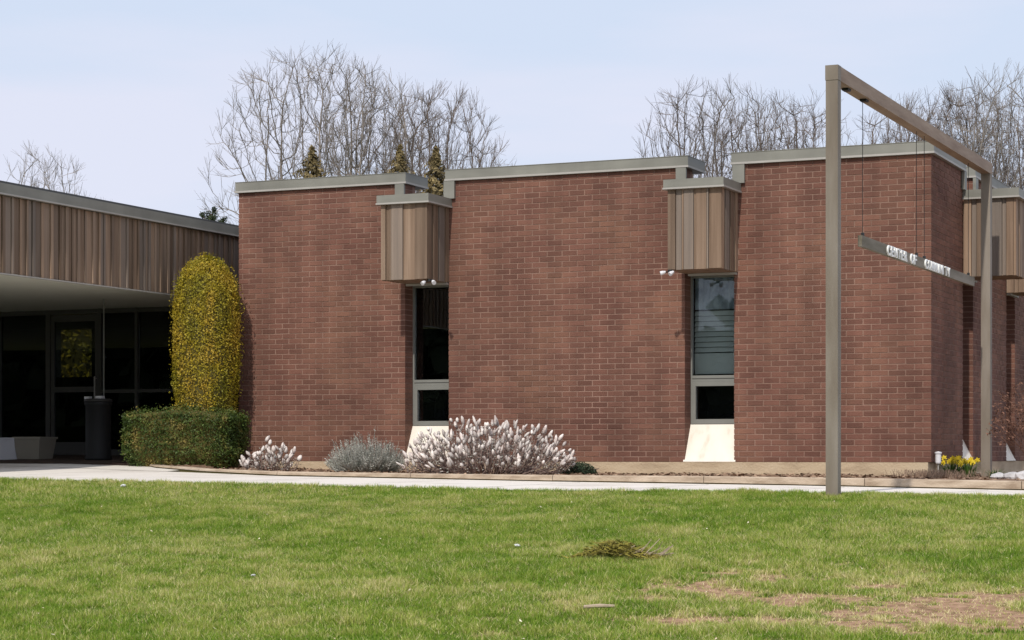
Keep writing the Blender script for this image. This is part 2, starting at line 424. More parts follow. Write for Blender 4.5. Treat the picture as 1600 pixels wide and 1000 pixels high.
def dense(P, step):
    out = []
    for a, b_ in zip(P[:-1], P[1:]):
        n = max(1, int(math.hypot(b_[0] - a[0], b_[1] - a[1]) / step))
        for k in range(n): out.append((a[0] + (b_[0] - a[0]) * k / n, a[1] + (b_[1] - a[1]) * k / n))
    out.append(P[-1]); return out
for a, b_ in zip(KP[:-1], KP[1:]):
    L = math.hypot(b_[0] - a[0], b_[1] - a[1]); ux, uy = (b_[0] - a[0]) / L, (b_[1] - a[1]) / L
    nx, ny = uy, -ux                      # towards the bed
    g = 0.0035
    mb = MB(); vs = []
    for (px, py) in ((a[0] + ux * g, a[1] + uy * g), (b_[0] - ux * g, b_[1] - uy * g)):
        zb = kerb_base(px, py); h = kerb_h(px)
        for (w, zz) in ((0.0, zb + .024), (0.0, zb + h - .012), (0.012, zb + h), (0.15, zb + h), (0.15, zb + .024)):
            jj = rng.uniform(-.002, .002)
            vs.append((px + nx * w, py + ny * w, zz + jj))
    fs = [(k, (k + 1) % 5, 5 + (k + 1) % 5, 5 + k) for k in range(5)] + [(4, 3, 2, 1, 0), (5, 6, 7, 8, 9)]
    mb.add(vs, fs); mb.build('kerb_block', M['kerb'], kt)
    ub = MB(); vs = []
    for (px, py) in a, b_:
        zb = kerb_base(px, py)
        vs += [(px + nx * .016, py + ny * .016, zb - .05), (px + nx * .016, py + ny * .016, zb + .0235), (px + nx * .14, py + ny * .14, zb + .0235), (px + nx * .14, py + ny * .14, zb - .05)]
    ub.add(vs, [(0, 1, 5, 4), (1, 2, 6, 5), (2, 3, 7, 6)]); ub.build('kerb_gap_shade', M['core'], kt)  # dark soil strip, set back; its colour deepens the shadowed gap under the kerb
def bed_z(x, y, w):
    b_ = kerb_base(x, max(min(y, -2.3), -2.3)) if x > -9 else float(walk_z(x, y))
    return b_ + kerb_h(x) - 0.012 + w * 0.012 + (float(fbm(x, y, 9, 3.0, 4)) - 0.5) * 0.03 * min(1, w * 4)
kp, wp = [], []
for (a, b_, c, d) in zip(KP[:-1], KP[1:], WP[:-1], WP[1:]):
    n = max(2, int(math.hypot(b_[0] - a[0], b_[1] - a[1]) / 0.15))
    for k in range(n):
        f = k / n
        kp.append((a[0] + (b_[0] - a[0]) * f, a[1] + (b_[1] - a[1]) * f)); wp.append((c[0] + (d[0] - c[0]) * f, c[1] + (d[1] - c[1]) * f))
kp.append(KP[-1]); wp.append(WP[-1])
NW = 14
bm_ = MB(); vs = []
for (a, b_) in zip(kp, wp):
    for k in range(NW):
        f = k / (NW - 1)
        f2 = 0.03 + 0.97 * f
        x = a[0] + (b_[0] - a[0]) * f2; y = a[1] + (b_[1] - a[1]) * f2
        vs.append((x, y, bed_z(x, y, f)))
fs = []
for i in range(len(kp) - 1):
    for k in range(NW - 1):
        q = i * NW + k; fs.append((q, q + 1, q + NW + 1, q + NW))
bm_.add(vs, fs)
bed = struct(bm_.build('planting_bed', M['mulch'], smooth=True))
# wood chips
ch = MB()
for _ in range(5200):
    i = rng.randrange(len(kp)); f = rng.uniform(0.06, 0.98)
    x = kp[i][0] + (wp[i][0] - kp[i][0]) * f + rng.uniform(-.07, .07); y = kp[i][1] + (wp[i][1] - kp[i][1]) * f
    if x > 3.5: continue
    z = bed_z(x, y, f) + 0.004
    a = rng.uniform(0, 6.28); l_ = rng.uniform(.012, .035); w = rng.uniform(.006, .014); e = rng.uniform(-.012, .014)
    c_, s_ = math.cos(a), math.sin(a)
    ch.add([(x - c_ * l_ + s_ * w, y - s_ * l_ - c_ * w, z), (x + c_ * l_ + s_ * w, y + s_ * l_ - c_ * w, z + e),
            (x + c_ * l_ - s_ * w, y + s_ * l_ + c_ * w, z + e + .008), (x - c_ * l_ - s_ * w, y - s_ * l_ + c_ * w, z + .008)], [(0, 1, 2, 3)], rng.random())
M['chip'] = mat('wood chip', [(0.3, (0.14, 0.08, 0.05)), (0.7, (0.36, 0.25, 0.17))], (9, 9, 9), 4, 0.9, tone=0.45)
o = stuff(ch.build('wood_chips', M['chip']))

# ------------------------------------------------------------------ brick building
bld = thing('brick_building', 'single storey red brown brick building with grey coping and narrow recessed windows', 'building')
CH, BL, BH, JT = 0.0677, 0.190, 0.0545, 0.013
ROWS = 53
TOPZ = ROWS * CH - JT            # 3.578
front_bricks = []                # (dist to camera, verts box)
def wall_core(name, x0, x1, y0, y1, z0, z1):
    mb = MB(); mb.box(x0, x1, y0, y1, z0, z1)
    return mb.build(name, M['mortar'], bld)
def lay_front(x0, x1, yf, rows, zoff=0.0, endL=True, endR='plain', depth=0.06, dirn='x'):
    """bricks in running bond along x; returns list of boxes"""
    out = []
    for r in range(rows):
        z0 = zoff + r * CH; z1 = z0 + BH
        cuts = []
        if endR == 'corner':
            x = x1 - (0.0 if r % 2 == 0 else 0.0)
            first = BL if r % 2 == 0 else 0.092
        else:
            x = x1; first = BL if r % 2 == 0 else 0.092
        w = first
        while x - x0 > 0.03:
            xl = max(x0, x - w)
            if xl - x0 < 0.05: xl = x0
            cuts.append((xl, x)); x = xl - JT; w = BL
        for k, (a, b_) in enumerate(cuts):
            d = depth
            if (k == 0 and endR == 'reveal') or (k == len(cuts) - 1 and endL): d = 0.21
            if k == 0 and endR == 'corner': d = 0.092 if r % 2 == 0 else 0.193
            j = rng.uniform(-.0016, .0016)
            out.append((a + rng.uniform(-.0012, .0012) if k else a, b_ + (rng.uniform(-.0012, .0012) if k else 0), yf + j, yf + d, z0 + rng.uniform(-.001, .001), z1 + rng.uniform(-.001, .001)))
    return out
# one hidden-tone field so neighbouring bricks vary in soft drifts as fired batches do
def btone(x, z): return min(1, max(0, 0.5 + (rng.random() - 0.5) * 0.85 + (float(fbm(x, z, 77, 0.9, 2)) - 0.5) * 0.5))

segs = [(-9.312, -6.823), (-6.201, -3.016), (-2.389, 0.0)]
singles, joined = [], {}
for i, (a, b_) in enumerate(segs):
    w = wall_core('wall', a + 0.004, b_ - 0.004, 0.0045, 0.30, 0.0, TOPZ + 0.002)
    bl = lay_front(a, b_, 0.0, ROWS, endR='corner' if i == 2 else 'reveal')
    joined[i] = (w, bl)
w3, b3 = joined[2]
camv = Vector(cam.location)
b3s = sorted(b3, key=lambda q: (Vector(((q[0] + q[1]) / 2, q[2], (q[4] + q[5]) / 2)) - camv).length * (1 if q[1] - q[0] > 0.15 else 1.05))
single = b3s[:300]; rest = b3s[300:]
variants = {}
for q in single:
    full = abs((q[1] - q[0]) - BL) < 0.02
    L = q[1] - q[0]; D = q[3] - q[2]
    key = (round(L * 50) / 50, round(D, 2), rng.randrange(8) if full else rng.randrange(4))
    if key not in variants:
        mb = MB(); hx, hz = L / 2, BH / 2
        mb.box(-hx, hx, 0, D, -hz, hz, min(1, max(0, 0.06 + 0.12 * key[2] + rng.uniform(-.03, .03))))
        me = bpy.data.meshes.new('brick'); me.from_pydata(mb.v, [], mb.f)
        at = me.attributes.new('tone', 'FLOAT', 'FACE'); at.data.foreach_set('value', mb.t)
        me.materials.append(M['brick']); variants[key] = me
    put('brick', variants[key], w3, ((q[0] + q[1]) / 2, q[2], (q[4] + q[5]) / 2))
for i in range(3):
    w, bl = joined[i]
    mb = MB()
    for q in (rest if i == 2 else bl): mb.box(*q, btone(q[0], q[4]))
    stuff(mb.build('brick', M['brick'], w))

# side wall (faces +X), from the corner back to the recessed front
WY = 1.76
sw = wall_core('wall', -0.30, -0.005, 0.215, WY - 0.008, 0.0, TOPZ + 0.002)
mb = MB()
for r in range(ROWS):
    y = 0.102 if r % 2 == 0 else 0.203
    first = True
    while y < WY - 0.02:
        y1 = min(y + BL, WY)
        if WY - y1 < 0.06: y1 = WY
        mb.box(-0.21 if y1 == WY else (-0.06 if y > 0.21 else -0.09), rng.uniform(-.0016, .0016), y, y1, r * CH, r * CH + BH, btone(y + 50, r * CH))
        y = y1 + JT
stuff(mb.build('brick', M['brick'], sw))
# core behind the corner bricks
# the same wall carries on along the right hand side, with two more window slots
ROT = (0.0, 0.0)
for a, b_ in ((2.383, 4.60), (5.225, 8.0)):
    w = wall_core('wall', a + 0.004, b_ - 0.004, 0.0045, 0.30, 0.0, TOPZ + 0.002)
    mb = MB()
    for q in lay_front(a, b_, 0.0, ROWS, endR='reveal'): mb.box(*q, btone(q[0] + 90, q[4]))
    stuff(mb.build('brick', M['brick'], w))
ROT = None
# left side wall, back wall, roof, ceiling and floor close the block
wall_core('wall', -9.30, -9.0, 0.31, 8.0, -0.12, TOPZ)
wall_core('wall', -9.0, -0.31, 7.7, 8.0, -0.12, TOPZ)
mb = MB(); mb.box(-8.99, -0.31, 0.31, 7.69, 3.06, 3.18); mb.build('roof', M['roof'], bld)
mb = MB(); mb.box(-8.99, -0.31, 0.31, 7.69, 0.30, 0.34); mb.build('floor', M['dark'], bld)
mb = MB(); mb.box(-8.99, -0.31, 2.60, 2.66, 0.35, 3.05); mb.build('partition', M['dark'], bld)
mb = MB(); mb.box(-1.6, -1.55, 0.4, 7.6, 0.35, 3.05); mb.build('partition', M['dark'], bld)
# foundation
mb = MB()
for a, b_ in [(-9.27, 0.0)]:
    mb.box(a, -0.035, -0.018, 0.28, -0.6, -0.004)
mb.build('foundation', M['found'], bld)
mb = MB(); mb.box(-0.28, -0.005, 0.29, 8.0, -0.6, -0.004); mb.build('foundation', M['found'], bld)

# coping: a grey metal cap with a paler drip edge, returned at each end of a parapet
def coping(x0, x1, y0=-0.035, y1=0.62):
    mb = MB()
    mb.box(x0, x1, y0, y1, 3.592, 3.716)
    c = mb.build('coping', M['coping'], bld)
    d = MB(); d.box(x0 - .008, x1 + .008, y0 - .010, y1 + .006, 3.580, 3.604)
    d.build('drip_edge', M['drip'], c)
    t = MB(); t.box(x0 - .004, x1 + .004, y0 - .005, y1 + .004, 3.717, 3.724); t.build('cap_flange', M['coping'], c)
coping(-9.345, -6.80); coping(-6.235, -2.965); coping(-2.415, 0.038, y1=WY + 0.02)
ROT = (0.0, 0.0); coping(2.35, 4.63); coping(5.20, 8.05); ROT = None

# vertical siding: boards of differing width and thickness, each a part
def siding_front(parent, x0, x1, yf, z0, z1, widths, origin=(0, 0, 0)):
    tot = sum(widths); x = x0; k = 0
    for w in widths:
        w = w * (x1 - x0) / tot
        mb = MB(); d = (0.0, 0.014, 0.006)[k % 3]
        mb.box(x + 0.003, x + w - 0.003, yf + d, yf + 0.03, z0 + rng.uniform(-.004, .004), z1, rng.random(), rng.choice([0.01, 0.05, 0.55]))
        mb.build('plank', M['wood'], parent); x += w; k += 1
def siding_side(parent, xf, y0, y1, z0, z1, widths, sgn=1):
    tot = sum(widths); y = y0; k = 0
    for w in widths:
        w = w * (y1 - y0) / tot
        mb = MB(); d = (0.0, 0.016)[k % 2]
        a, b_ = xf - sgn * d, xf - sgn * 0.03
        mb.box(min(a, b_), max(a, b_), y + 0.003, y + w - 0.003, z0 + rng.uniform(-.004, .004), z1, rng.random(), rng.choice([0.01, 0.05, 0.55]))
        mb.build('plank', M['wood'], parent); y += w; k += 1

def bay(x0, x1, yb, fw, sw_, zb=2.285, cheeks=True):
    """projecting sided box over a window slot; yb = wall face behind it"""
    y0 = yb - 0.65; ye = yb - 0.004
    core = MB(); core.box(x0 + .03, x1 - .03, y0 + .03, yb + 0.30, zb + .02, 3.22)
    b = core.build('bay', M['woodback'], bld)
    siding_front(b, x0, x1, y0, zb, 3.235, fw)
    siding_side(b, x1, y0 + .031, ye, zb, 3.235, sw_)
    siding_side(b, x0, y0 + .031, ye, zb, 3.235, sw_, -1)
    s = MB(); s.box(x0 + .032, x1 - .032, y0 + .032, yb + .20, zb - .002, zb + .018); s.build('soffit', M['wood'], b)
    t = MB(); t.box(x0 + .05, x1 - .01, yb - .05, yb + .0, zb - .03, zb - .004); t.build('trim', M['drip'], b)
    c = MB(); c.box(x0 - .04, x1 + .04, y0 - .04, ye, 3.245, 3.352); cc = c.build('bay_cap', M['coping'], b)
    d = MB(); d.box(x0 - .048, x1 + .048, y0 - .05, ye, 3.236, 3.256); d.build('drip_edge', M['drip'], b)
    if cheeks:
        for a, e in ((x0 - .11, x0 + 0.02), (x1 - .06, x1 + .09)):
            k = MB(); k.box(a, e, yb - .045, yb - .006, 3.352, 3.575); k.build('flashing', M['coping'], b)
    return b
bay(-6.84, -6.192, 0.0, [.07, .05, .03, .17, .17, .18], [.10, .06, .13, .05, .16, .04, .1])
bay(-3.008, -2.338, 0.0, [.12, .09, .03, .15, .03, .16, .03, .19], [.09, .05, .14, .05, .12, .06, .1])
ROT = (0.0, 0.0)
bay(1.765, 2.40, 0.0, [.12, .09, .03, .15, .03, .16, .03], [.09, .05, .14, .05, .12, .06, .1])
bay(4.585, 5.24, 0.0, [.12, .09, .03, .15, .03, .16, .03], [.09, .05, .14, .05, .12, .06, .1])
ROT = None

# windows in the slots
def window(x0, x1, yw, ztop=2.30, blinds=False):
    fr = MB(); f = 0.035
    zt, zb = 0.46, 0.0
    y0, y1 = yw - .02, yw + .05
    fr.box(x0, x0 + f, y0, y1, zt, ztop); fr.box(x1 - f, x1, y0, y1, zt, ztop)
    fr.box(x0 + f, x1 - f, y0, y1, ztop - .05, ztop)
    fr.box(x0 + f, x1 - f, y0 - .012, y1, 1.02, 1.055)          # transom
    fr.box(x0 + f, x1 - f, y0 - .002, y1 - .002, 0.982, 1.0195)
    # heavier hopper sash below
    a, b_ = x0 + f + .001, x1 - f - .001
    fr.box(a, a + .045, y0 - .006, y1 - .004, zt + .001, 0.981); fr.box(b_ - .045, b_, y0 - .006, y1 - .004, zt + .001, 0.981)
    fr.box(a + .0455, b_ - .0455, y0 - .006, y1 - .004, zt + .001, zt + .06); fr.box(a + .0455, b_ - .0455, y0 - .006, y1 - .004, 0.925, 0.981)
    w = fr.build('window', M['frame'], bld)
    g = MB(); g.box(a, b_, yw + .012, yw + .018, 1.056, ztop - .051); g.build('pane', M['glass'], w)
    g = MB(); g.box(a + .046, b_ - .046, yw + .012, yw + .018, zt + .061, .924); g.build('pane', M['glass'], w)
    # sloped white sill panel
    s = MB()
    vs = [(x0 - .0, -0.012 + yw - .25, 0.0), (x1 + .0, -0.012 + yw - .25, 0.0), (x1, yw - .03, .455), (x0, yw - .03, .455),
          (x0, yw + .05, 0.0), (x1, yw + .05, 0.0), (x1, yw + .05, .455), (x0, yw + .05, .455)]
    s.add(vs, [(0, 1, 2, 3), (4, 7, 6, 5), (3, 2, 6, 7), (0, 3, 7, 4), (1, 5, 6, 2), (0, 4, 5, 1)])
    s.build('sill', M['white'], w)
    dk = MB(); dk.box(x0 - .2, x1 + .2, yw + .40, yw + .42, .35, 1.0); dk.build('dark_backing', M['dark'], w)  # dark sheet added behind the lower sash so its pane reads dark
    if blinds:
        yb = yw + .075
        p = MB(); p.box(a, b_, yb + .0, yb + .01, 1.075, 1.33); p.build('blind_panel', M['blind'], w)
        for k in range(8):
            z = 1.345 + k * .064
            q = MB(); t = .03
            q.add([(a, yb + .0, z), (b_, yb + .0, z), (b_, yb + .03, z + .058), (a, yb + .03, z + .058),
                   (a, yb + .006, z - .003), (b_, yb + .006, z - .003), (b_, yb + .036, z + .055), (a, yb + .036, z + .055)],
                  [(0, 1, 2, 3), (4, 7, 6, 5), (0, 4, 5, 1), (3, 2, 6, 7), (0, 3, 7, 4), (1, 5, 6, 2)])
            q.build('blind_slat', M['blind'], w)
        q = MB(); n = 10
        for k in range(n):
            xa = a + (b_ - a) * k / n; xb = a + (b_ - a) * (k + 1) / n
            q.add([(xa, yb + .02 + .02 * (k % 2), 1.87), (xb, yb + .02 + .02 * ((k + 1) % 2), 1.87), (xb, yb + .02 + .02 * ((k + 1) % 2), 2.30), (xa, yb + .02 + .02 * (k % 2), 2.30)], [(0, 1, 2, 3)])
        q.build('sky_reflection', M['skyrefl'], w)  # pleated panel coloured to stand in for the sky's reflection
    return w
window(-6.84, -6.19, 0.25)
window(-3.035, -2.372, 0.25, blinds=True)
ROT = (0.0, 0.0)
window(1.745, 2.395, 0.25)
window(4.585, 5.24, 0.25)
ROT = None

# ------------------------------------------------------------------ floodlights under the bays
def floodlight(label, x, y, z, aim):
    t = thing('floodlight', label, 'floodlight', (x, y, z), group='twin floodlights under the bays')
    a = MB(); a.tube((0, 0, 0), (0, 0, -.03), .03, .03, 8); a.build('mount', M['bin'], t)
    for s in (-1, 1):
        dx = s * 0.05
        b = MB(); b.tube((0, 0, -.02), (dx, -.02, -.03), .008, .008, 5)
        h0 = Vector((dx, -.015, -.025)); d = Vector((aim * .9 + s * .45, -.6, -.45)).normalized()
        b.build('arm', M['bin'], t)
        c = MB(); c.tube(h0, h0 + d * .03, .013, .022, 10); c.tube(h0 + d * .031, h0 + d * .065, .024, .027, 10); c.build('lamp_head', M['lampwhite'], t, smooth=False)
    return t
floodlight('pair of white floodlights at the right corner of the bay nearer the gold topiary', -6.19, -0.58, 2.285, 0.2)
floodlight('pair of white floodlights at the left corner of the bay nearer the tall sign frame', -2.98, -0.64, 2.285, -1.0)

# ------------------------------------------------------------------ entrance canopy and glass front
XF, ZC0, ZC1 = -10.112, 2.235, 3.155
can = thing('entrance_canopy', 'low flat roofed canopy with brown board fascia over the shaded entrance', 'canopy')
mb = MB(); mb.box(-24, XF - .045, -8.2, 6.0, 2.30, 3.14); mb.build('roof_deck', M['woodback'], can)
mb = MB(); mb.box(-23.9, XF - .05, -8.15, 6.0, 2.262, 2.298); mb.build('soffit', M['soffit'], can)
mb = MB(); mb.box(-24, XF + .03, -8.26, 6.0, 3.168, 3.285)
cp = mb.build('coping', M['coping'], can)
mb = MB(); mb.box(-24, XF + .045, -8.27, 6.0, 3.150, 3.1675); mb.build('drip_edge', M['drip'], cp)
mb = MB(); mb.box(-24, XF - .02, -8.2, 5.9, 3.286, 3.32); mb.build('gravel_stop', M['roof'], cp)
y = -8.16; k = 0
while y < 1.95:
    if k % 2 == 0: w = 0.080 + rng.choice([0, 0, .02, .045, -.01]); d0 = .022; 
    else: w = 0.036 + rng.choice([0, .01, .02]); d0 = rng.choice([0.0, 0.0, 0.008])
    mb = MB(); mb.box(XF - .044, XF - d0, y, y + w - .004, ZC0 + rng.uniform(-.004, .004), ZC1 - .012, rng.random(), rng.choice([0.01, 0.05, 0.2, 0.5]))
    mb.build('plank', M['wood'], can); y += w; k += 1
mb = MB(); mb.box(XF - .044, XF + .004, -8.16, 1.99, ZC0 - .022, ZC0 - .006); mb.build('trim', M['drip'], can)

ent = thing('glass_entrance', 'dark glazed entrance front with doors beneath the canopy', 'entrance')
zf0 = 0.07
def mull(x, w=.05, z0=zf0, z1=2.26, m='frame'):
    mb = MB(); mb.box(x - w / 2, x + w / 2, 1.96, 2.06, z0, z1); return mb.build('mullion', M[m], ent)
M['bronze'] = mat('bronze frame', flat2((0.055, 0.052, 0.048)), (2, 2, 2), 3, 0.45)
for x in (-20.6, -19.0, -17.4, -15.9, -14.75, -12.26, -11.3, -10.2): mull(x, .05, m='bronze')
mull(-13.84, .08, m='bronze'); mull(-12.904, .05, m='bronze')
mb = MB()
mb.box(-22, -10.15, 1.965, 2.055, 2.19, 2.258); mb.box(-22, -14.0, 1.965, 2.055, zf0 - .01, zf0 + .09); mb.box(-12.88, -10.15, 1.965, 2.055, zf0 - .01, zf0 + .09)
mb.box(-12.88, -10.15, 1.966, 2.054, 1.0, 1.05)
mb.build('rail', M['bronze'], ent)
xs = [-22, -20.6, -19.0, -17.4, -15.9, -14.75, -13.84, -12.904, -12.26, -11.3, -10.2]
for a, b_ in zip(xs[:-1], xs[1:]):
    if a == -13.84:
        d = MB(); x0, x1 = a + .05, b_ - .03
        d.box(x0, x0 + .06, 1.97, 2.02, zf0 + .01, 2.18); d.box(x1 - .06, x1, 1.97, 2.02, zf0 + .01, 2.18)
        d.box(x0 + .0605, x1 - .0605, 1.97, 2.02, 2.08, 2.18); d.box(x0 + .0605, x1 - .0605, 1.97, 2.02, zf0 + .01, zf0 + .2); d.box(x0 + .0605, x1 - .0605, 1.97, 2.02, 1.02, 1.10)
        dr = d.build('door', M['bronze'], ent)
        g = MB(); g.box(x0 + .0605, x1 - .0605, 1.99, 1.996, 1.101, 2.079); g.box(x0 + .0605, x1 - .0605, 1.99, 1.996, zf0 + .201, 1.019); g.build('pane', M['darkglass'], dr)
        hh = MB(); hh.tube((x1 - .03, 1.92, 0.9), (x1 - .03, 1.92, 1.25), .012, .012, 8); hh.tube((x1 - .03, 1.92, .93), (x1 - .03, 1.97, .93), .008, .008, 6); hh.tube((x1 - .03, 1.92, 1.22), (x1 - .03, 1.97, 1.22), .008, .008, 6)
        hh.build('handle', M['drip'], dr)
    else:
        g = MB(); g.box(a + .03, b_ - .03, 2.0, 2.006, zf0 + .05, 2.19); g.build('pane', M['darkglass'], ent)
# lobby behind the glass: back wall with a window that looks on to a sunlit hedge
lb = MB()
LY = 6.0
wx0, wx1, wz0, wz1 = -16.62, -15.88, 1.42, 2.25
lb.box(-24, wx0, LY, LY + .15, -.1, 3.1); lb.box(wx1, -9.3, LY, LY + .15, -.1, 3.1)
lb.box(wx0, wx1, LY, LY + .15, -.1, wz0); lb.box(wx0, wx1, LY, LY + .15, wz1, 3.1)
lb.box(-24.1, -24.0, 2.0, LY, -.1, 3.1)
lb.build('lobby_wall', M['lobby'], ent)
mb = MB(); mb.box(-24, -9.3, 2.07, LY - .01, 0.04, 0.069); mb.build('lobby_floor', M['paver'], ent)
mb = MB(); mb.box(-24.1, -9.3, -8.2, 1.9, -0.0, 0.0) if False else None
# reception counter and chairs in the dark lobby
mb = MB(); mb.box(-12.9, -10.6, 4.4, 4.9, .07, 1.05); mb.box(-12.95, -10.55, 4.35, 4.95, 1.051, 1.09); mb.build('counter', M['planter2'], ent)

pole = thing('canopy_pole', 'thin metal pole standing in front of the entrance doors under the canopy', 'pole', (-11.69, 0.32, 0.01))
mb = MB(); mb.tube((0, 0, 0), (0, 0, 2.252), .009, .009, 10); mb.build('shaft', M['frame'], pole)
mb = MB(); mb.tube((0, 0, 0.0), (0, 0, .02), .06, .06, 14); mb.build('foot', M['bin'], pole)

# litter bin
t = thing('litter_bin', 'round dark litter bin with pale rim standing before the entrance doors', 'bin', (-11.56, 0.0, float(walk_z(-11.56, 0)) + .008))
def lathe(prof, n=28):
    mb = MB(); vs = []
    for r, z in prof:
        for k in range(n):
            a = 2 * math.pi * k / n; vs.append((r * math.cos(a), r * math.sin(a), z))
    fs = []
    for i in range(len(prof) - 1):
        for k in range(n): fs.append((i * n + k, i * n + (k + 1) % n, (i + 1) * n + (k + 1) % n, (i + 1) * n + k))
    mb.add(vs, fs); return mb
lathe([(0.0, 0.0), (.185, 0), (.185, .03), (.175, .05), (.175, .74), (.19, .76), (.19, .80), (.16, .82), (.16, .70), (0, .70)]).build('drum', M['bin'], t, smooth=True)
lathe([(.162, .815), (.192, .80), (.196, .83), (.165, .845), (.162, .815)]).build('rim', M['bronze'], t, smooth=True)
mb = MB(); mb.box(-.17, -.09, -.09, -.02, .84, .875); mb.box(.02, .12, -.1, -.02, .84, .88); mb.build('ash_tray', M['lampwhite'], t)

# planters
t = thing('planter_box', 'rectangular white planter box at the left edge under the canopy', 'planter', (-13.67, 0.0, float(walk_z(-13.5, 0)) + .006))
mb = MB(); x0, x1, y0, y1, h, w = -.62, .60, -.2, .2, .29, .03
mb.box(x0, x1, y0, y0 + w, 0, h); mb.box(x0, x1, y1 - w, y1, 0, h); mb.box(x0, x0 + w, y0 + w, y1 - w, 0, h); mb.box(x1 - w, x1, y0 + w, y1 - w, 0, h)
mb.build('box_wall', M['planter'], t)
mb = MB(); mb.box(x0 - .012, x1 + .012, y0 - .012, y0 + .035, h - .0, h + .022); mb.box(x0 - .012, x1 + .012, y1 - .035, y1 + .012, h, h + .022); mb.box(x1 - .035, x1 + .012, y0 + .036, y1 - .036, h, h + .022); mb.build('rim', M['planter'], t)
mb = MB(); mb.box(x0 + w, x1 - w, y0 + w, y1 - w, 0.01, h - .04); mb.build('soil', M['mulch'], t)
t = thing('planter_tub', 'tapered tan planter tub just right of the white planter box', 'planter', (-12.86, 0.32, float(walk_z(-12.86, .3)) + .006))
def taper(b0, b1, z0, z1, d0, d1):
    mb = MB(); vs = []
    for hx, hy, z in ((b0, d0, z0), (b1, d1, z1)): vs += [(-hx, -hy, z), (hx, -hy, z), (hx, hy, z), (-hx, hy, z)]
    mb.add(vs, [(3, 2, 1, 0), (0, 1, 5, 4), (1, 2, 6, 5), (2, 3, 7, 6), (3, 0, 4, 7)]); return mb
taper(.185, .225, 0, .29, .16, .20).build('tub', M['planter2'], t)
mb = MB(); mb.box(-.24, .24, -.215, -.17, .285, .315); mb.box(-.24, .24, .17, .215, .285, .315); mb.box(-.24, -.2, -.17, .17, .285, .315); mb.box(.2, .24, -.17, .17, .285, .315); mb.build('rim', M['planter2'], t)
mb = MB(); mb.box(-.2, .2, -.17, .17, .24, .28); mb.build('soil', M['mulch'], t)

# ------------------------------------------------------------------ tall frame and hanging sign
XS = 0.45; YL, YR = -5.96, 0.95; PW = 0.055; TZ = 3.56
fr = thing('sign_frame', 'tall greyish brown goalpost frame of two posts and a top beam', 'frame', (XS, YL, -0.24))
oy = YR - YL
for yy, zb in ((0, -.2), (oy, -.15)):
    mb = MB(); mb.box(-PW, PW, yy - PW, yy + PW, zb, TZ + .24 - .13); mb.build('post', M['post'], fr)
mb = MB(); mb.box(-PW - .002, PW + .002, -PW - .002, oy + PW + .002, TZ + .24 - .129, TZ + .24); bm = mb.build('beam', M['beamwood'], fr)
mb = MB(); mb.box(-PW - .004, PW + .004, -PW - .004, -PW + .10, TZ + .24 - .131, TZ + .242); mb.build('end_cap', M['post'], bm)
for yy in (.45, 1.1): 
    mb = MB(); mb.box(-.03, .03, yy - .05, yy + .05, TZ + .24 - .15, TZ + .24 - .130); mb.build('plate', M['bin'], bm)

SY0, SY1, SZ = -5.02, 0.15, 2.087
sg = thing('hanging_sign', 'long narrow sign board with raised white letters hung on cables in the frame', 'sign', (XS, SY0, SZ))
SL = SY1 - SY0
mb = MB(); mb.box(-.02, .02, 0, SL, -.052, .052); mb.build('board', M['boardwood'], sg)
for yy in (.10, 2.31, 2.67, SL - .25):
    mb = MB(); mb.tube((0, yy, .05), (0, yy, TZ - SZ - .13), .0035, .0035, 6); mb.build('cable', M['cable'], sg)
    mb = MB(); mb.box(-.012, .012, yy - .02, yy + .02, .05, .085); mb.build('bracket', M['bin'], sg)
glyphs = {}
def letter(ch, y, wide):
    if ch not in glyphs:
        cu = bpy.data.curves.new('letter_' + 'shape', 'FONT'); cu.body = ch; cu.size = 0.135; cu.extrude = 0.008; cu.offset = 0.003
        ob = bpy.data.objects.new('tmp', cu); C.objects.link(ob)
        dg = bpy.context.evaluated_depsgraph_get()
        me = bpy.data.meshes.new_from_object(ob.evaluated_get(dg)); me.name = 'letter'
        C.objects.unlink(ob); bpy.data.objects.remove(ob)
        me.materials.clear(); me.materials.append(M['letter'])
        xs = [v.co.x for v in me.vertices]; mn, mx_ = min(xs), max(xs)
        for v in me.vertices:
            q = (v.co.x - mn) * wide / max(mx_ - mn, 1e-3); v.co = Vector((v.co.z + .0285, q, v.co.y - .047))
        glyphs[ch] = me
    put('letter', glyphs[ch], sg, (0, y, 0))
for w, yy, st_ in (('CENTER OF', 0.95, .140), ('COMMUNITY', 2.585, .137)):
    for ch in w:
        if ch != ' ': letter(ch, yy, 0.112 if ch != 'I' else 0.035)
        yy += st_

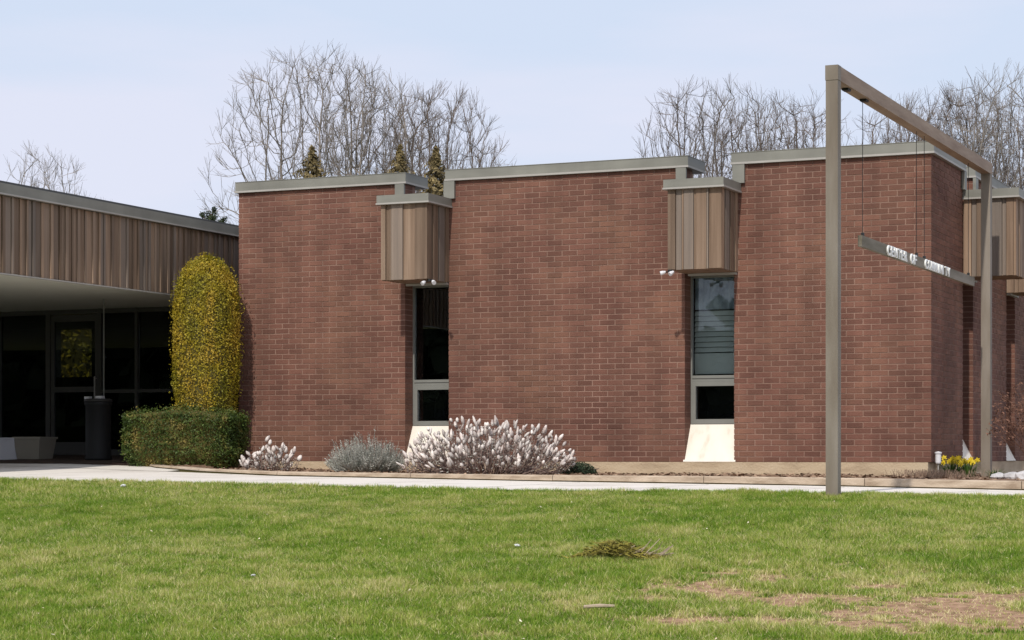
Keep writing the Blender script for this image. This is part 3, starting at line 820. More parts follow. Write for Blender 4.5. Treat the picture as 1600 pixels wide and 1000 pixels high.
# ------------------------------------------------------------------ shrubs
def leaf_mesh(pts, size, m, name, parent, tones=None):
    """many small leaf quads; pts = (pos, normal)"""
    mb = MB()
    for p, nrm in pts:
        d = Vector((rng.gauss(0, 1), rng.gauss(0, 1), rng.gauss(0, 1))) * 0.7 + nrm
        d.normalize(); a = d.orthogonal().normalized(); a = Matrix.Rotation(rng.uniform(0, 6.28), 3, d) @ a; b = d.cross(a)
        s = size * rng.uniform(0.6, 1.25)
        vs = [p - a * s, p - b * s * .45, p + a * s, p + b * s * .45 + d * s * .15]
        mb.add([tuple(v) for v in vs], [(0, 1, 2, 3)], rng.random())
    return mb.build(name, m, parent)
def rounded(prof_r, h, core_scale=0.9):
    pass
def clipped_shrub(name, label, cat, loc, rx, ry, h, power, n, size, m, base=0.0, topround=0.35, lump=0.05, rot=0):
    t = thing(name, label, cat, loc, rz=rot)
    def surf(u, v):
        # u: angle, v: 0..1 height ; superellipse plan, domed top
        c, s = math.cos(u), math.sin(u)
        e = (abs(c) ** power + abs(s) ** power) ** (-1 / power)
        k = 1.0
        if v > 1 - topround:
            q = (v - (1 - topround)) / topround; k = math.sqrt(max(0, 1 - q ** 2.4 * .97))
        if v < 0.22: k *= 0.84 + .727 * v
        k *= 1 + lump * (float(fbm(u * 2.2 + 5, v * 5, 13, 1.0, 3)) - .5) * 2
        return Vector((rx * e * c * k, ry * e * s * k, base + h * v))
    core = MB(); nu, nv = 28, 16; vs = []
    for j in range(nv + 1):
        for i in range(nu):
            p = surf(2 * math.pi * i / nu, j / nv); p = Vector((p.x * .90, p.y * .90, base + (p.z - base) * .955 + .01)); vs.append(tuple(p))
    fs = [(j * nu + i, j * nu + (i + 1) % nu, (j + 1) * nu + (i + 1) % nu, (j + 1) * nu + i) for j in range(nv) for i in range(nu)]
    fs.append(tuple(range(nv * nu, nv * nu + nu)))
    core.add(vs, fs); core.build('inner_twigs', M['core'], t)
    pts = []
    while len(pts) < n:
        u = rng.uniform(0, 2 * math.pi); v = rng.random() ** .85
        p = surf(u, v); e = 1e-2
        nr = (surf(u + e, v) - p).cross(surf(u, min(1, v + e)) - p if v < .985 else Vector((0, 0, 1)))
        if nr.length < 1e-9: nr = Vector((0, 0, 1))
        nr.normalize()
        if v > .97:
            k = math.sqrt(rng.random()); p = Vector((p.x * k, p.y * k, base + h * (1 - .02 * k))); nr = Vector((0, 0, 1))
        if rng.random() > 0.35 + 1.1 * float(fbm(u * 3.0, v * 9, 4, 1.3, 2)): continue
        p = p + nr * (rng.uniform(-.07, .025) if rng.random() < .93 else rng.uniform(.0, .075))
        pts.append((p, nr))
    leaf_mesh(pts, size, m, 'foliage', t)
    st = MB()
    for k in range(5):
        a = rng.uniform(0, 6.28); st.tube((.06 * math.cos(a), .06 * math.sin(a), -.1), (.3 * rx * math.cos(a), .3 * ry * math.sin(a), base + h * .4), .022, .012, 5)
    st.build('stem', M['bark2'], t)
    return t
BZ = -0.075
clipped_shrub('topiary_column', 'tall domed golden leaved topiary clipped against the brick corner', 'topiary', (-9.47, -0.55, BZ), .390, .40, 2.17, 2.6, 38000, .0165, M['yleaf'], base=.60, topround=.38, lump=.05)
clipped_shrub('hedge_block', 'low squared green hedge shrub in front of the golden topiary', 'hedge', (-9.45, -1.10, BZ), .735, .43, .76, 5.0, 26000, .017, M['gleaf'], base=.0, topround=.16, lump=.10, rot=R(14))

def ellipsoid(mb, p, d, l, r, tone, n=6, m_=4):
    d = d.normalized(); a = d.orthogonal().normalized(); b = d.cross(a); vs = []
    for j in range(m_ + 1):
        f = j / m_; rr = r * (math.sin(math.pi * (0.12 + .80 * f)) ** .8); c = p + d * (l * f)
        for k in range(n):
            w = 2 * math.pi * k / n + j * .5; q = rr * rng.uniform(.8, 1.15)
            vs.append(tuple(c + a * q * math.cos(w) + b * q * math.sin(w)))
    fs = [(j * n + k, j * n + (k + 1) % n, (j + 1) * n + (k + 1) % n, (j + 1) * n + k) for j in range(m_) for k in range(n)]
    fs += [tuple(range(n - 1, -1, -1)), tuple(range(m_ * n, m_ * n + n))]
    mb.add(vs, fs, tone)
def spike_shrub(label, loc, rx, ry, h, n, sl=(.05, .10), sr=.017, sparse=False, group='pale blossom shrubs along the brick wall', twigs=1.0):
    t = thing('blossom_shrub', label, 'shrub', loc, group=group)
    st = MB(); fl = MB(); lf = MB()
    for i in range(n):
        a = rng.uniform(0, 6.283); q = math.sqrt(rng.random())
        ex, ey = q * math.cos(a), q * math.sin(a)
        ez = h * math.sqrt(max(.02, 1 - q ** 2.2 * .95)) * rng.uniform(.45 if not sparse else .3, 1.04) * (.86 + .28 * float(fbm(ex * 2 + 3, ey * 2, 88, 1.5, 2)))
        tip = Vector((ex * rx, ey * ry, ez)); base = Vector((ex * rx * .35 + rng.uniform(-.04, .04), ey * ry * .35, -.03))
        mid = base.lerp(tip, .55) + Vector((ex * rx * .16, ey * ry * .16, -.03)) + Vector((rng.uniform(-.03, .03), rng.uniform(-.03, .03), 0))
        st.tube(base, mid, .006, .0045, 4, rng.random(), False); st.tube(mid, tip, .0045, .003, 4, rng.random(), False)
        d = (tip - mid).normalized() + Vector((rng.gauss(0, .38), rng.gauss(0, .38), .25 + rng.gauss(0, .2)))
        L = rng.uniform(*sl)
        ellipsoid(fl, tip - d.normalized() * L * .3, d, L, sr * rng.uniform(.75, 1.25), rng.random())
        for k in range(int(7 * twigs)):        # fine side twigs and withered leaflets
            s0 = mid.lerp(tip, rng.random()); dd = Vector((rng.gauss(0, 1), rng.gauss(0, 1), rng.gauss(.4, .8))).normalized()
            st.tube(s0, s0 + dd * rng.uniform(.03, .08), .003, .0015, 3, rng.random(), False)
            pp = s0 + dd * rng.uniform(.02, .07); s = rng.uniform(.008, .016); u = dd.orthogonal().normalized(); w = dd.cross(u)
            lf.add([tuple(pp - dd * s), tuple(pp - u * s * .5), tuple(pp + dd * s * 1.3), tuple(pp + u * s * .5)], [(0, 1, 2, 3)], rng.random())
    st.build('stem', M['stemgrey'], t)
    stuff(fl.build('blossom_spike', M['spike'], t, smooth=True))
    stuff(lf.build('leaf', M['sage'], t))
    return t
spike_shrub('small sparse shrub with white blossom spikes beside the green hedge block', (-8.08, -1.25, -.15), .40, .32, .45, 58, sparse=True, sl=(.06, .11), sr=.024)
spike_shrub('large spreading shrub of white blossom spikes below the left window sill', (-5.02, -1.35, -.17), 1.12, .74, .66, 430, sl=(.05, .125), sr=.0205)

t = thing('sage_shrub', 'wispy grey green mounded shrub between the two white blossom shrubs', 'shrub', (-6.78, -1.15, -.17))
sm = MB(); lf = MB()
for i in range(900):
    a = rng.uniform(0, 6.283); q = math.sqrt(rng.random()); h = .47 * math.sqrt(max(.03, 1 - q ** 2.5 * .85)) * rng.uniform(.55, 1.0) * (1.2 if rng.random() < .12 else 1) * (.85 + .3 * math.sin(a * 3 + 1) ** 2)
    tip = Vector((q * .56 * math.cos(a), q * .42 * math.sin(a), h)); base = Vector((tip.x * .3, tip.y * .3, -.02))
    mid = base.lerp(tip, .6) + Vector((tip.x * .15, tip.y * .15, 0))
    sm.tube(base, mid, .004, .003, 3, rng.random(), False); sm.tube(mid, tip, .003, .0016, 3, rng.random(), False)
    for k in range(9):
        s0 = mid.lerp(tip, rng.random()) if rng.random() < .7 else base.lerp(mid, rng.uniform(.4, 1)); d = ((tip - mid).normalized() + Vector((rng.gauss(0, .6), rng.gauss(0, .6), rng.gauss(0, .4)))).normalized()
        s = rng.uniform(.018, .034); u = d.orthogonal().normalized()
        lf.add([tuple(s0), tuple(s0 + d * s * .5 + u * s * .13), tuple(s0 + d * s), tuple(s0 + d * s * .5 - u * s * .13)], [(0, 1, 2, 3)], rng.random())
sm.build('stem', M['sage'], t); stuff(lf.build('leaf', M['sage'], t))

def blade_plant(mb, c, n, h, spread, w, zb=0.0, droop=.3):
    for i in range(n):
        a = rng.uniform(0, 6.283); r = rng.random() ** .7 * spread
        base = Vector((c[0] + r * .5 * math.cos(a), c[1] + r * .5 * math.sin(a), zb)); hh = h * rng.uniform(.6, 1.1)
        out = Vector((math.cos(a), math.sin(a), 0)) * r; u = Vector((-math.sin(a), math.cos(a), 0)) * w * rng.uniform(.6, 1.2)
        p1 = base + out * .4 + Vector((0, 0, hh * .6)); p2 = base + out * (1 + droop) + Vector((0, 0, hh))
        mb.add([tuple(base - u), tuple(base + u), tuple(p1 + u), tuple(p1 - u), tuple(p2)], [(0, 1, 2, 3), (3, 2, 4)], rng.random())
t = thing('low_evergreen', 'small dark green creeping shrub at the right end of the large blossom shrub', 'shrub', (-3.98, -1.05, -.165))
mb = MB(); pts = []
for i in range(2600):
    a = rng.uniform(0, 6.283); q = rng.random() ** .5; z = .17 * math.sqrt(max(0, 1 - q * q)) * rng.uniform(.3, 1.1)
    pts.append((Vector((q * .22 * math.cos(a), q * .2 * math.sin(a), z * .85 + .01)), Vector((0, -.3, 1))))
leaf_mesh(pts, .014, M['dgreen'], 'foliage', t)
mb = MB()
for i in range(30):
    a = rng.uniform(0, 6.28); mb.tube((0, 0, -.02), (.25 * math.cos(a), .2 * math.sin(a), .09), .004, .002, 3, cap=False)
mb.build('stem', M['bark2'], t)

# daffodils: each clump is a thing
def daffodils(label, loc, n, spread):
    t = thing('daffodil_clump', label, 'flowers', loc, group='daffodil clumps at the brick corner')
    lf = MB(); blade_plant(lf, (0, 0), n * 9, .21, spread, .006); lf.build('leaf', M['daffleaf'], t)
    for i in range(n):
        a = rng.uniform(0, 6.28); r = spread * rng.random() ** .5; p = Vector((r * math.cos(a), r * math.sin(a), rng.uniform(.17, .25)))
        s = MB(); s.tube((p.x * .6, p.y * .6, 0), p, .004, .0035, 4)
        so = s.build('flower_stem', M['daffleaf'], t)
        f = Vector((rng.uniform(-.5, .7), -1, rng.uniform(-.1, .4))).normalized(); u = f.orthogonal().normalized(); w = f.cross(u)
        d = MB()
        for k in range(6):
            an = k * math.pi / 3; e = u * math.cos(an) + w * math.sin(an); g2 = u * math.cos(an + 1.57) + w * math.sin(an + 1.57)
            d.add([tuple(p), tuple(p + e * .02 + g2 * .011), tuple(p + e * .040 + f * .004), tuple(p + e * .02 - g2 * .011)], [(0, 1, 2, 3)], rng.random())
        d.tube(p, p + f * .026, .009, .014, 7, .2); d.build('flower', M['daff'], t)
daffodils('left clump of yellow daffodils behind the white garden lamp', (.145, .45, -.20), 11, .15)
daffodils('right clump of yellow daffodils beside the far post', (.34, .36, -.20), 12, .14)
t = thing('dried_perennial', 'dry tan dead stalks spreading in front of the daffodils', 'plant', (.14, -0.5, -.205))
mb = MB()
for i in range(900):
    cx, cy = rng.gauss(0, .20), rng.gauss(0, .22); a = rng.uniform(0, 6.28); l_ = rng.uniform(.04, .11)
    mb.tube((cx, cy, 0), (cx + l_ * .7 * math.cos(a), cy + l_ * .7 * math.sin(a), rng.uniform(.02, .13)), .003, .002, 3, rng.random(), False)
stuff(mb.build('stalk', M['dry'], t))
t = thing('garden_lamp', 'small white lamp on a thin stake beside the brick corner', 'lamp', (.055, .12, -.20))
mb = MB(); mb.tube((0, 0, -.03), (0, 0, .19), .008, .008, 8); mb.build('stake', M['drip'], t)
lathe([(0, .185), (.030, .185), (.034, .20), (.034, .29), (.042, .30), (.042, .315), (0, .325)], 16).build('lamp_head', M['lampwhite'], t)
t = thing('russet_shrub', 'loose reddish brown leafless shrub at the right edge of the photo', 'shrub', (1.12, .70, -.20))
mb = MB(); lf = MB()
def twig(p, d, l_, r, lev):
    e = p + d * l_; mb.tube(p, e, r, r * .7, 4, rng.random(), False)
    if lev == 0:
        for _ in range(2):
            s = rng.uniform(.012, .024); q = e + Vector((rng.gauss(0, .02), rng.gauss(0, .02), rng.gauss(0, .02))); u = Vector((rng.gauss(0, 1), rng.gauss(0, 1), rng.gauss(0, 1))).normalized(); v = u.orthogonal().normalized()
            lf.add([tuple(q - u * s), tuple(q + v * s * .5), tuple(q + u * s), tuple(q - v * s * .5)], [(0, 1, 2, 3)], rng.random())
        return
    for _ in range(3):
        dd = (d + Vector((rng.gauss(0, .42), rng.gauss(0, .42), rng.gauss(0.05, .25)))).normalized(); twig(e, dd, l_ * rng.uniform(.6, .9), r * .65, lev - 1)
for i in range(7):
    a = rng.uniform(0, 6.28); twig(Vector((0, 0, -.02)), Vector((.35 * math.cos(a), .35 * math.sin(a), 1)).normalized(), rng.uniform(.25, .36), .008, 4)
mb.build('branch', M['twigred'], t); stuff(lf.build('leaf', M['twigred'], t))
t = thing('green_tuft', 'small green leafy tuft just right of the far post base', 'plant', (.66, .45, -.21))
mb = MB(); blade_plant(mb, (0, 0), 80, .13, .12, .005); mb.build('leaf', M['daffleaf'], t)

rocks = [((.76, .10), .09, 'pale rock nearest the far post in the bed at the right edge'), ((.92, .05), .11, 'middle pale rock of the three in the right edge bed'), ((1.08, .0), .13, 'largest pale rock cut off by the right edge of the photo')]
for (x, y), r, lb_ in rocks:
    bmr = bmesh.new(); bmesh.ops.create_icosphere(bmr, subdivisions=2, radius=r)
    for v in bmr.verts: v.co *= rng.uniform(.82, 1.12); v.co.z *= .62; 
    me = bpy.data.meshes.new('rock'); bmr.to_mesh(me); bmr.free(); me.materials.append(M['rock'])
    tag(put('rock', me, None, (x, y, -.17)), lb_, 'rock', 'rocks in the planting bed')

# ------------------------------------------------------------------ things lying on the lawn
def lz(x, y): return float(lawn_z(x, y))
t = thing('grass_cuttings', 'olive heap of cut conifer sprigs lying on the lawn', 'cuttings', (0.0, -10.3, lz(0, -10.3)))
mb = MB()
for i in range(1500):
    x = rng.gauss(0, .14); 
    if rng.random() < .3: x = rng.uniform(.1, .42)
    y = rng.gauss(0, .09); hh = max(.012, .13 * math.exp(-(x / .19) ** 2) + (.03 if x > .1 else 0)); a = rng.uniform(0, 6.28); l_ = rng.uniform(.03, .08)
    z = rng.uniform(.3, 1) * hh
    p = Vector((x, y, z)); d = Vector((math.cos(a), math.sin(a), rng.uniform(-.7, .35))).normalized(); u = d.orthogonal().normalized() * rng.uniform(.003, .007)
    mb.add([tuple(p - u), tuple(p + u), tuple(p + d * l_)], [(0, 1, 2)], rng.random())
stuff(mb.build('sprig', M['debris'], t))
mb = MB()
for i in range(26):
    a = rng.uniform(-.5, .5); x = rng.uniform(.05, .4); mb.tube((x, rng.uniform(-.08, .08), .03), (x + .1 * math.cos(a), .1 * math.sin(a), rng.uniform(.03, .15)), .004, .003, 4, rng.random())
mb.build('twig', M['stick'], t)
mb = MB(); mb.tube((0, 0, 0), (.09, .05, .006), .011, .013, 7); mb.tube((.089, .05, .006), (.165, .085, .004), .013, .009, 7)
tag(mb.build('stick', M['stick'], None, loc=(.72, -12.62, lz(.75, -12.6) + .035)), 'short bleached stick lying on the near lawn', 'stick')
for x, y, r, lb_ in [(-6.81, -6.38, .035, 'pale scrap of litter on the lawn near the walk at the left'), (-.91, -9.89, .025, 'white speck of litter on the middle of the lawn'), (-2.1, -11.73, .022, 'white scrap on the dry grass left of the cuttings')]:
    bmr = bmesh.new(); bmesh.ops.create_icosphere(bmr, subdivisions=1, radius=r)
    for v in bmr.verts: v.co *= rng.uniform(.7, 1.2); v.co.z *= .5
    me = bpy.data.meshes.new('scrap'); bmr.to_mesh(me); bmr.free(); me.materials.append(M['litter'])
    tag(put('scrap', me, None, (x, y, lz(x, y) + .03)), lb_, 'litter')

# ------------------------------------------------------------------ grass
def grass_material():
    m = bpy.data.materials.new('grass blade'); m.use_nodes = True
    n, l = m.node_tree.nodes, m.node_tree.links
    b = n['Principled BSDF']; b.inputs['Roughness'].default_value = 0.6; b.inputs['Specular IOR Level'].default_value = 0.2
    a = n.new('ShaderNodeAttribute'); a.attribute_name = 'dryness'
    r = n.new('ShaderNodeValToRGB'); e = r.color_ramp.elements
    e[0].position = 0; e[0].color = (0.108, 0.215, 0.014, 1); e[1].position = 1; e[1].color = (0.78, 0.68, 0.40, 1)
    for p, c in ((.3, (0.200, 0.315, 0.027)), (.5, (0.325, 0.395, 0.062)), (.7, (0.50, 0.475, 0.15))):
        k = e.new(p); k.color = (*c, 1)
    l.new(a.outputs['Fac'], r.inputs['Fac']); l.new(r.outputs[0], b.inputs['Base Color'])
    o = [x for x in n if x.type == 'OUTPUT_MATERIAL'][0]
    td = n.new('ShaderNodeBsdfTranslucent'); l.new(r.outputs[0], td.inputs['Color'])
    ms = n.new('ShaderNodeMixShader'); ms.inputs['Fac'].default_value = .3
    l.new(b.outputs[0], ms.inputs[1]); l.new(td.outputs[0], ms.inputs[2]); l.new(ms.outputs[0], o.inputs['Surface'])
    return m
M['grass'] = grass_material()
def grass(N):
    # scatter over the lawn the camera can see, with a margin each side
    t = npr.uniform(10.6, 19.9, N * 2) ; t = t[npr.rand(N * 2) < (t / 21.0)]   # even by area
    u = npr.uniform(-.30, .30, len(t))
    s, c = math.sin(R(23.8)), math.cos(R(23.8))
    x = 5.437 + t * (u * c - s); y = -24.38 + t * (u * s + c)
    # left side reaches further back towards the walk
    t2 = npr.uniform(18.5, 24.5, N // 2); u2 = npr.uniform(-.31, .12, N // 2)
    x = np.concatenate([x, 5.437 + t2 * (u2 * c - s)]); y = np.concatenate([y, -24.38 + t2 * (u2 * s + c)])
    # clumping
    k = npr.rand(len(x)) < .55
    wx = x * .84 + y * .54 + fbm(x, y, 91, 3.0, 2) * .5; wy = y * .84 - x * .54 + fbm(x, y, 93, 3.0, 2) * .5
    gx, gy = np.floor(wx / .06), np.floor(wy / .06)
    jx = lattice(gx, gy, 41); jy = lattice(gx, gy, 43)
    px = (gx + jx) * .06 - wx; py = (gy + jy) * .06 - wy      # pull towards the clump's centre
    pull = npr.uniform(.55, .95, len(x)) * k
    x = x + (px * .84 - py * .54) * pull; y = y + (px * .54 + py * .84) * pull
    ok = (y < YE + .03 + .02 * np.sin(x * 9))
    bare = bare_mask(x, y); ok &= npr.rand(len(x)) > bare * .88
    x, y = x[ok], y[ok]; n = len(x)
    z = lawn_z(x, y) - .004
    dry = dry_mask(x, y); bare = bare_mask(x, y)
    fine = fbm(x, y, 51, 6.0, 3); mid = fbm(x, y * 1.5, 61, 1.6, 3)
    lush = np.clip((fbm(x, y, 71, .8, 3) - .52) * 4, 0, 1)
    dn = .31 + .12 * dry + (mid - .5) * .34 + (fine - .5) * .75 + npr.normal(0, .19, n) + .45 * bare - .10 * lush
    straw = npr.rand(n) < np.clip(.05 + .12 * dry + .3 * bare + .7 * np.clip(fbm(x, y, 53, 11.0, 2) - .60, 0, 1), 0, 1)
    dn = np.where(straw, npr.uniform(.75, 1, n), dn); dn = np.clip(dn, 0, 1)
    h = npr.uniform(.022, .052, n) * (1 + .35 * lush + (fine - .5) * 1.3) * (1 - .5 * bare)
    w = npr.uniform(.0018, .0040, n)
    a = npr.uniform(0, 2 * math.pi, n); lean = npr.gamma(2.0, .30, n) * h
    lean = np.where(straw, lean * 1.8, lean)
    la = a + npr.normal(0, .6, n) + 1.57
    ca, sa = np.cos(a) * w, np.sin(a) * w
    P0 = np.stack([x - ca, y - sa, z], -1); P1 = np.stack([x + ca, y + sa, z], -1)
    P2 = np.stack([x + np.cos(la) * lean, y + np.sin(la) * lean, z + h * npr.uniform(.75, 1, n)], -1)
    co = np.stack([P0, P1, P2], 1).reshape(-1, 3).astype(np.float32)
    me = bpy.data.meshes.new('grass')
    me.vertices.add(3 * n); me.vertices.foreach_set('co', co.ravel())
    me.loops.add(3 * n); me.loops.foreach_set('vertex_index', np.arange(3 * n, dtype=np.int32))
    me.polygons.add(n); me.polygons.foreach_set('loop_start', np.arange(0, 3 * n, 3, dtype=np.int32))
    me.update(calc_edges=True)
    at = me.attributes.new('dryness', 'FLOAT', 'FACE'); at.data.foreach_set('value', dn.astype(np.float32))
    me.materials.append(M['grass'])
    g = stuff(put('grass', me)); tag(g, 'short patchy green and straw coloured lawn grass', 'grass')
grass(900000)

mb = MB()
for _ in range(420):
    x = rng.uniform(-9, 6); y = rng.uniform(-14.5, -5.8); z = lz(x, y) + rng.uniform(.022, .04); s_ = rng.uniform(.006, .016); a = rng.uniform(0, 6.28)
    c_, q_ = math.cos(a) * s_, math.sin(a) * s_
    mb.add([(x - c_, y - q_, z), (x + q_ * .6, y - c_ * .6, z + .006), (x + c_, y + q_, z + rng.uniform(0, .016)), (x - q_ * .6, y + c_ * .6, z + .004)], [(0, 1, 2, 3)], rng.random())
M['deadleaf'] = mat('dead leaf', [(0.4, (0.30, 0.20, 0.11)), (0.6, (0.72, 0.66, 0.48))], (30, 30, 30), 3, 0.9, tone=0.3)
tag(stuff(mb.build('dead_leaves', M['deadleaf'])), 'tiny pale dead leaves scattered through the lawn', 'leaves')

# ------------------------------------------------------------------ trees
def bare_tree_mesh(seed, env, n_att, trunk_r, z_fork, limbs=4, twigs=3, skew=(0, 0), zmin=5):
    """space colonisation: limbs grow towards points scattered in a domed crown; env = (rx, ry, zc, zh)"""
    r_ = np.random.RandomState(seed); rx, ry, zc, zh = env
    A = r_.normal(0, 1, (n_att * 3, 3)); A /= np.linalg.norm(A, axis=1)[:, None]; A *= r_.rand(len(A), 1) ** .42
    A = A * [rx, ry, zh] + [skew[0], skew[1], zc]
    lob = 1 + .0 * A[:, 0]
    ang = np.arctan2(A[:, 1], A[:, 0]); rad = np.hypot(A[:, 0] / rx, A[:, 1] / ry)
    keep = rad < (.80 + .22 * np.sin(3 * ang + seed) + .12 * np.sin(7 * ang + 2 * seed)) * (1 + .1 * np.sin(A[:, 2] * 1.3 + seed))
    A = A[keep & (A[:, 2] > zmin)][:n_att]
    P = [np.array([0, 0, -.3])]; par = [-1]; z = -.3
    lx = 0; ly = 0
    while z < z_fork:
        z += .3; lx += r_.normal(0, .02); ly += r_.normal(0, .02); P.append(np.array([lx, ly, z])); par.append(len(P) - 2)
    for k in range(limbs):           # a few main limbs leaning out of the fork
        a = k * 6.283 / limbs + r_.uniform(-.5, .5); e = r_.uniform(.35, .75); q = P[int(len(P) * r_.uniform(.75, .99)) if k == 0 else base_n].copy() if k else P[-1].copy()
        if k == 0: base_n = len(P) - 1
        pi = base_n; d = np.array([math.cos(a) * e * rx * .33, math.sin(a) * e * ry * .33, 1.0]); d /= np.linalg.norm(d)
        for j in range(5):
            d = d + r_.normal(0, .10, 3); d /= np.linalg.norm(d); q = q + d * .3; P.append(q.copy()); par.append(pi); pi = len(P) - 1
    P = np.array(P); par = list(par)
    D = np.full(len(A), 1e9); N = np.zeros(len(A), int)
    def upd(lo):
        dd = np.linalg.norm(A[:, None, :] - P[None, lo:, :], axis=2); m = dd.argmin(1); v = dd[np.arange(len(A)), m]
        b = v < D; D[b] = v[b]; N[b] = m[b] + lo
    upd(0); step = .24; kc = {}
    for it in range(130):
        act = D < 3.6
        if not act.any(): break
        V = A[act] - P[N[act]]; V /= np.linalg.norm(V, axis=1)[:, None]
        acc = {}
        for i, v in zip(N[act], V):
            if kc.get(int(i), 0) < 3: acc[i] = acc.get(i, 0) + v
        if not acc: break
        new = []; 
        for i, v in acc.items():
            v = v / (np.linalg.norm(v) + 1e-9) + np.array([0, 0, .20]) + r_.normal(0, .07, 3); v /= np.linalg.norm(v)
            new.append(P[i] + v * step); par.append(int(i)); kc[int(i)] = kc.get(int(i), 0) + 1
        lo = len(P); P = np.vstack([P, np.array(new)]); upd(lo)
        k = D > .34; A, D, N = A[k], D[k], N[k]
        if not len(A) or len(P) > 9000: break
    n = len(P); r = np.zeros(n); kids = np.zeros(n, int)
    for i in range(n - 1, 0, -1):
        if kids[i] == 0: r[i] = .0088
        else: r[i] = r[i] ** (1 / 2.05)
        r[par[i]] += r[i] ** 2.05; kids[par[i]] += 1
    r[0] = r[0] ** (1 / 2.05); r = np.minimum(r, trunk_r)
    tr, br = MB(), MB()
    for i in range(1, n):
        p = par[i]; thick = r[i] > .07
        (tr if thick else br).tube(P[p], P[i], min(r[p], r[i] * 1.25), r[i], 6 if thick else (4 if r[i] > .03 else 3), .5, False)
        if r[i] < .030:
            d0 = P[i] - P[p]; d0 = d0 / (np.linalg.norm(d0) + 1e-9)
            for _ in range(twigs if kids[i] == 0 else r_.randint(0, twigs + 1)):
                d = d0 + r_.normal(0, .36, 3) + [0, 0, .5]; d /= np.linalg.norm(d); L = r_.uniform(.3, .75)
                m = P[i] + d * L * .5; d2 = d + r_.normal(0, .15, 3) + [0, 0, .12]; e = m + d2 * L * .5
                br.tube(P[i], m, .0062, .0050, 3, .5, False); br.tube(m, e, .0050, .0030, 3, .5, False)
                d3 = d + r_.normal(0, .4, 3) + [0, 0, .25]; d3 /= np.linalg.norm(d3); br.tube(m, m + d3 * L * .55, .0045, .0028, 3, .5, False)
    return tr, br
tree_lib = {}
def bare_tree(key, label, x, y, rz, sc=1.0, barkm='bark', group='bare trees beyond the roof', **kw):
    if key not in tree_lib:
        t_, b_ = bare_tree_mesh(**kw); root = thing('bare_tree', label, 'tree', (x, y, -.12), group, rz)
        a = t_.build('trunk', M[barkm], root); b_ = b_.build('branches', M[barkm], root); stuff(b_)
        tree_lib[key] = (a.data, b_.data)
    else:
        root = thing('bare_tree', label, 'tree', (x, y, -.12), group, rz)
        a = put('trunk', tree_lib[key][0], root); b_ = stuff(put('branches', tree_lib[key][1], root))
    root.scale = (sc, sc, sc)
    return root
cs, sn = math.cos(R(23.8)), math.sin(R(23.8))
def at(px, t):          # plan position at a bearing, t metres deep
    u = (px - 800) / 3300; return 5.437 + t * (u * cs - sn), -24.38 + t * (u * sn + cs)
def T(key, label, px, t, rz, sc=1.0, **kw):
    x, y = at(px, t); return bare_tree(key, label, x, y, rz, sc, **kw)
A = dict(seed=5, env=(3.7, 3.7, 9.0, 4.1), n_att=2100, trunk_r=.27, z_fork=4.2, limbs=5, zmin=7.2)
B = dict(seed=8, env=(2.6, 2.6, 8.9, 3.5), n_att=1200, trunk_r=.2, z_fork=4.0, limbs=4, zmin=6.5)
CC = dict(seed=21, env=(2.6, 2.6, 8.6, 3.4), n_att=1500, trunk_r=.22, z_fork=4.0, limbs=5, twigs=5, zmin=6.5)
D = dict(seed=15, env=(2.3, 2.3, 8.6, 3.4), n_att=1300, trunk_r=.19, z_fork=4.2, limbs=4, zmin=6.5)
T('A', 'broad bare tree with wide left limbs above the first roof section', 496, 68, R(20), **A)
T('B', 'bare tree with upright crown just right of the broadest tree', 600, 69, R(70), 1.0, **B)
T('C', 'dense brown twigged bare tree above the gap over the left bay', 678, 68, R(150), 0.985, barkm='bark2', **CC)
T('B', 'small bare tree at the right end of the left tree group', 735, 76, R(220), 0.90)
T('D', 'leftmost bare tree of the group above the right bay', 1085, 68, R(10), 1.0, barkm='bark2', **D)
T('B', 'second bare tree of the group above the right bay', 1150, 71, R(130), 1.0)
T('D', 'third bare tree of the group above the right bay', 1200, 69, R(100), 0.99)
T('D', 'bare tree directly left of the tall frame post', 1256, 71, R(200), 1.0)
T('B', 'thin bare tree just inside the frame beside the near post', 1362, 86, R(60), 1.0)
T('D', 'bare tree seen through the frame under the beam', 1412, 71, R(300), 1.0)
T('C', 'brown bare tree behind the middle of the sloping beam', 1462, 69, R(30), .98)
T('D', 'bare tree behind the far end of the beam', 1518, 69, R(160), 1.02)
T('B', 'bare tree behind the far post at the right', 1562, 67, R(250), .98)
T('D', 'bare tree cut off by the right edge of the photo', 1612, 70, R(50), 1.0)
T('B', 'faint distant bare tree rising over the canopy at the far left', 68, 105, R(100), 1.22)
T('D', 'faint distant low bare tree right of the far left tree', 150, 120, R(20), 1.2)

def conifer(label, px, t, h, r, m, n=2600, slope=.5, sparse=False, name='conifer', group=None):
    x, y = at(px, t); root = thing(name, label, 'tree', (x, y, -.12), group)
    mb = MB(); mb.tube((0, 0, -.2), (0, 0, h), .12, .02, 6); mb.build('trunk', M['bark2'], root)
    pts = []
    for i in range(n):
        f = rng.random() ** .8
        if sparse:
            k = rng.randrange(4); a = k * 1.57 + rng.gauss(0, .16) + int(f * 9) * .8; z = h * (.3 + .7 * f); rr = r * (1.15 - f) * rng.random(); z += rr * .55
            z = z if rng.random() < .85 else z
        else:
            a = rng.uniform(0, 6.283); z = h * f; z = h - (rng.random() ** .75) * 4.2; rr = min(r, slope * (h - z) + .02) * rng.random() ** .5 * (1 + .28 * math.sin(5 * a + 4 * z) + .30 * math.sin(17 * z + 2 * a))
            if math.sin(23 * z + 3 * a) > .55: continue
        pts.append((Vector((rr * math.cos(a), rr * math.sin(a), z)), Vector((math.cos(a), math.sin(a), .4))))
    leaf_mesh(pts, .055, M[m], 'crown', root)
    return root
conifer('golden green pointed conifer poking above the first roof section', 487, 60, 8.95, 1.1, 'needley', 15000, slope=.42)
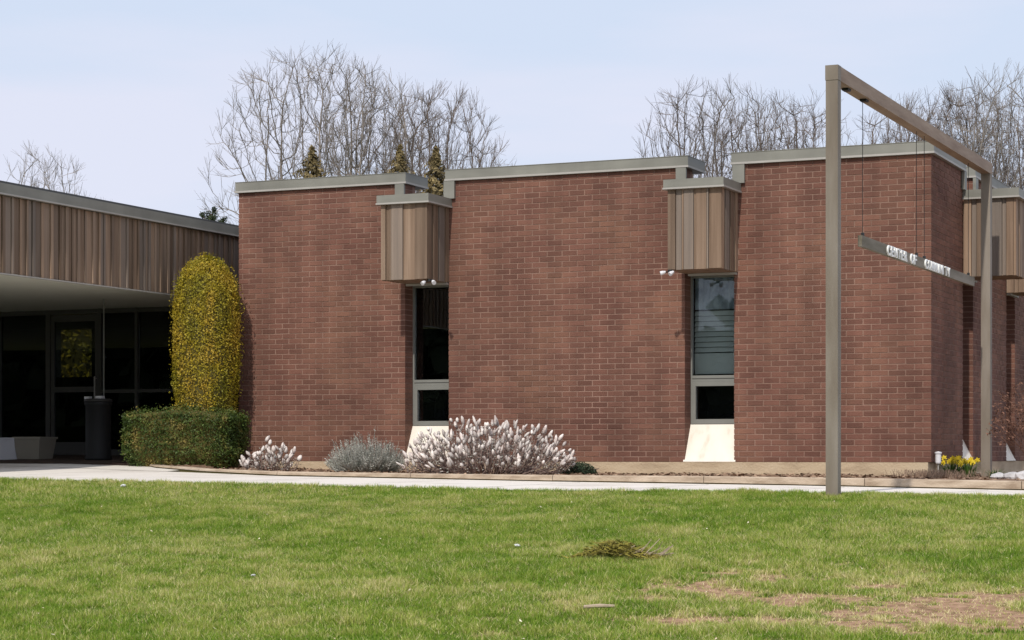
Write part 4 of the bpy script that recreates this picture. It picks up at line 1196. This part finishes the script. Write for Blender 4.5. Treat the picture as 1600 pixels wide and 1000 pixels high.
conifer('small yellowish conifer top just left of the left bay', 625, 60, 8.98, .9, 'needley', 12000, slope=.36)
conifer('yellow green conifer in the gap directly above the left bay', 681, 50, 7.5, .7, 'needley', 12000, slope=.30)
# the lone pine top over the canopy: tiers of upswept boughs
x, y = at(329, 66); pt = thing('pine_tree', 'lone dark pine top standing above the canopy roof', 'tree', (x, y, -.12))
mb = MB(); mb.tube((0, 0, -.2), (0, 0, 7.7), .15, .05, 6); mb.build('trunk', M['bark2'], pt)
mb = MB(); pts = []
tufts = []
for z0, l_ in ((4.6, 1.5), (5.5, 1.2), (6.3, .9)):
    for k in range(6): tufts.append((l_ * math.cos(k * 1.05 + z0), l_ * math.sin(k * 1.05 + z0), z0 + l_ * .45, z0, .16))
for a, b_, z, zs, r_ in ((-.43, .1, 7.42, 7.15, .085), (-.33, -.1, 7.33, 7.1, .08), (-.30, .2, 7.68, 7.3, .06), (-.10, -.1, 7.66, 7.35, .13), (.0, .1, 7.58, 7.35, .10), (.12, 0, 7.60, 7.4, .10),
                       (.10, .1, 7.84, 7.5, .07), (.28, -.1, 7.40, 7.15, .09), (.40, .1, 7.52, 7.2, .07), (.0, .45, 7.45, 7.15, .09), (.1, -.42, 7.5, 7.2, .09)):
    tufts.append((a * .915 + b_ * -.40, a * .40 + b_ * .915, z, zs, r_))
for a, b_, z, zs, r_ in tufts:
    mb.tube((0, 0, zs), (a, b_, z), .03, .014, 5, .5, False)
    d = Vector((a, b_, z - zs)).normalized()
    for i in range(int(150 + 900 * r_)):
        q = Vector((rng.gauss(0, 1), rng.gauss(0, 1), rng.gauss(0, 1))) * r_ * .55
        pts.append((Vector((a, b_, z)) + q + d * rng.uniform(-1.2, .8) * r_, Vector((0, 0, 1))))
mb.build('branches', M['bark2'], pt); leaf_mesh(pts, .035, M['needle'], 'crown', pt)

# clipped hedge behind the lobby, seen through its back window
t = thing('rear_hedge', 'sunlit yellow green hedge seen dimly through the entrance glass', 'hedge', (-20.6, 13.0, -.12))
pts = []
for i in range(9000): pts.append((Vector((rng.uniform(-3.2, 3.2), rng.uniform(-.4, .1), rng.uniform(0, 4.4))), Vector((0, -1, .4))))
leaf_mesh(pts, .07, M['yleaf'], 'foliage', t)
mb = MB(); mb.box(-3.2, 3.2, -.2, .4, 0, 4.3); mb.build('inner_twigs', M['core'], t)
# unseen evergreen belt added behind the camera to give the window glass dark reflections
mb = MB()
for i in range(15000):
    cx = rng.uniform(-75, 6); hh = (6.5 if cx < -25 else 4.3) + (2.2 if cx < -25 else .9) * math.sin(cx * .9) + rng.uniform(-1, .6); z = rng.uniform(-1.4, hh); s = rng.uniform(.35, .8)
    p = Vector((cx, -52 + rng.gauss(0, 1.2), z)); d = Vector((rng.gauss(0, 1), rng.gauss(0, 1), rng.gauss(0, 1))).normalized(); u = d.orthogonal().normalized(); v = d.cross(u)
    mb.add([tuple(p - u * s), tuple(p - v * s), tuple(p + u * s), tuple(p + v * s)], [(0, 1, 2, 3)], rng.random())
o = stuff(mb.build('evergreen_belt', M['needle'])); tag(o, 'unseen belt of evergreens added behind the camera to darken the glass reflections', 'trees')
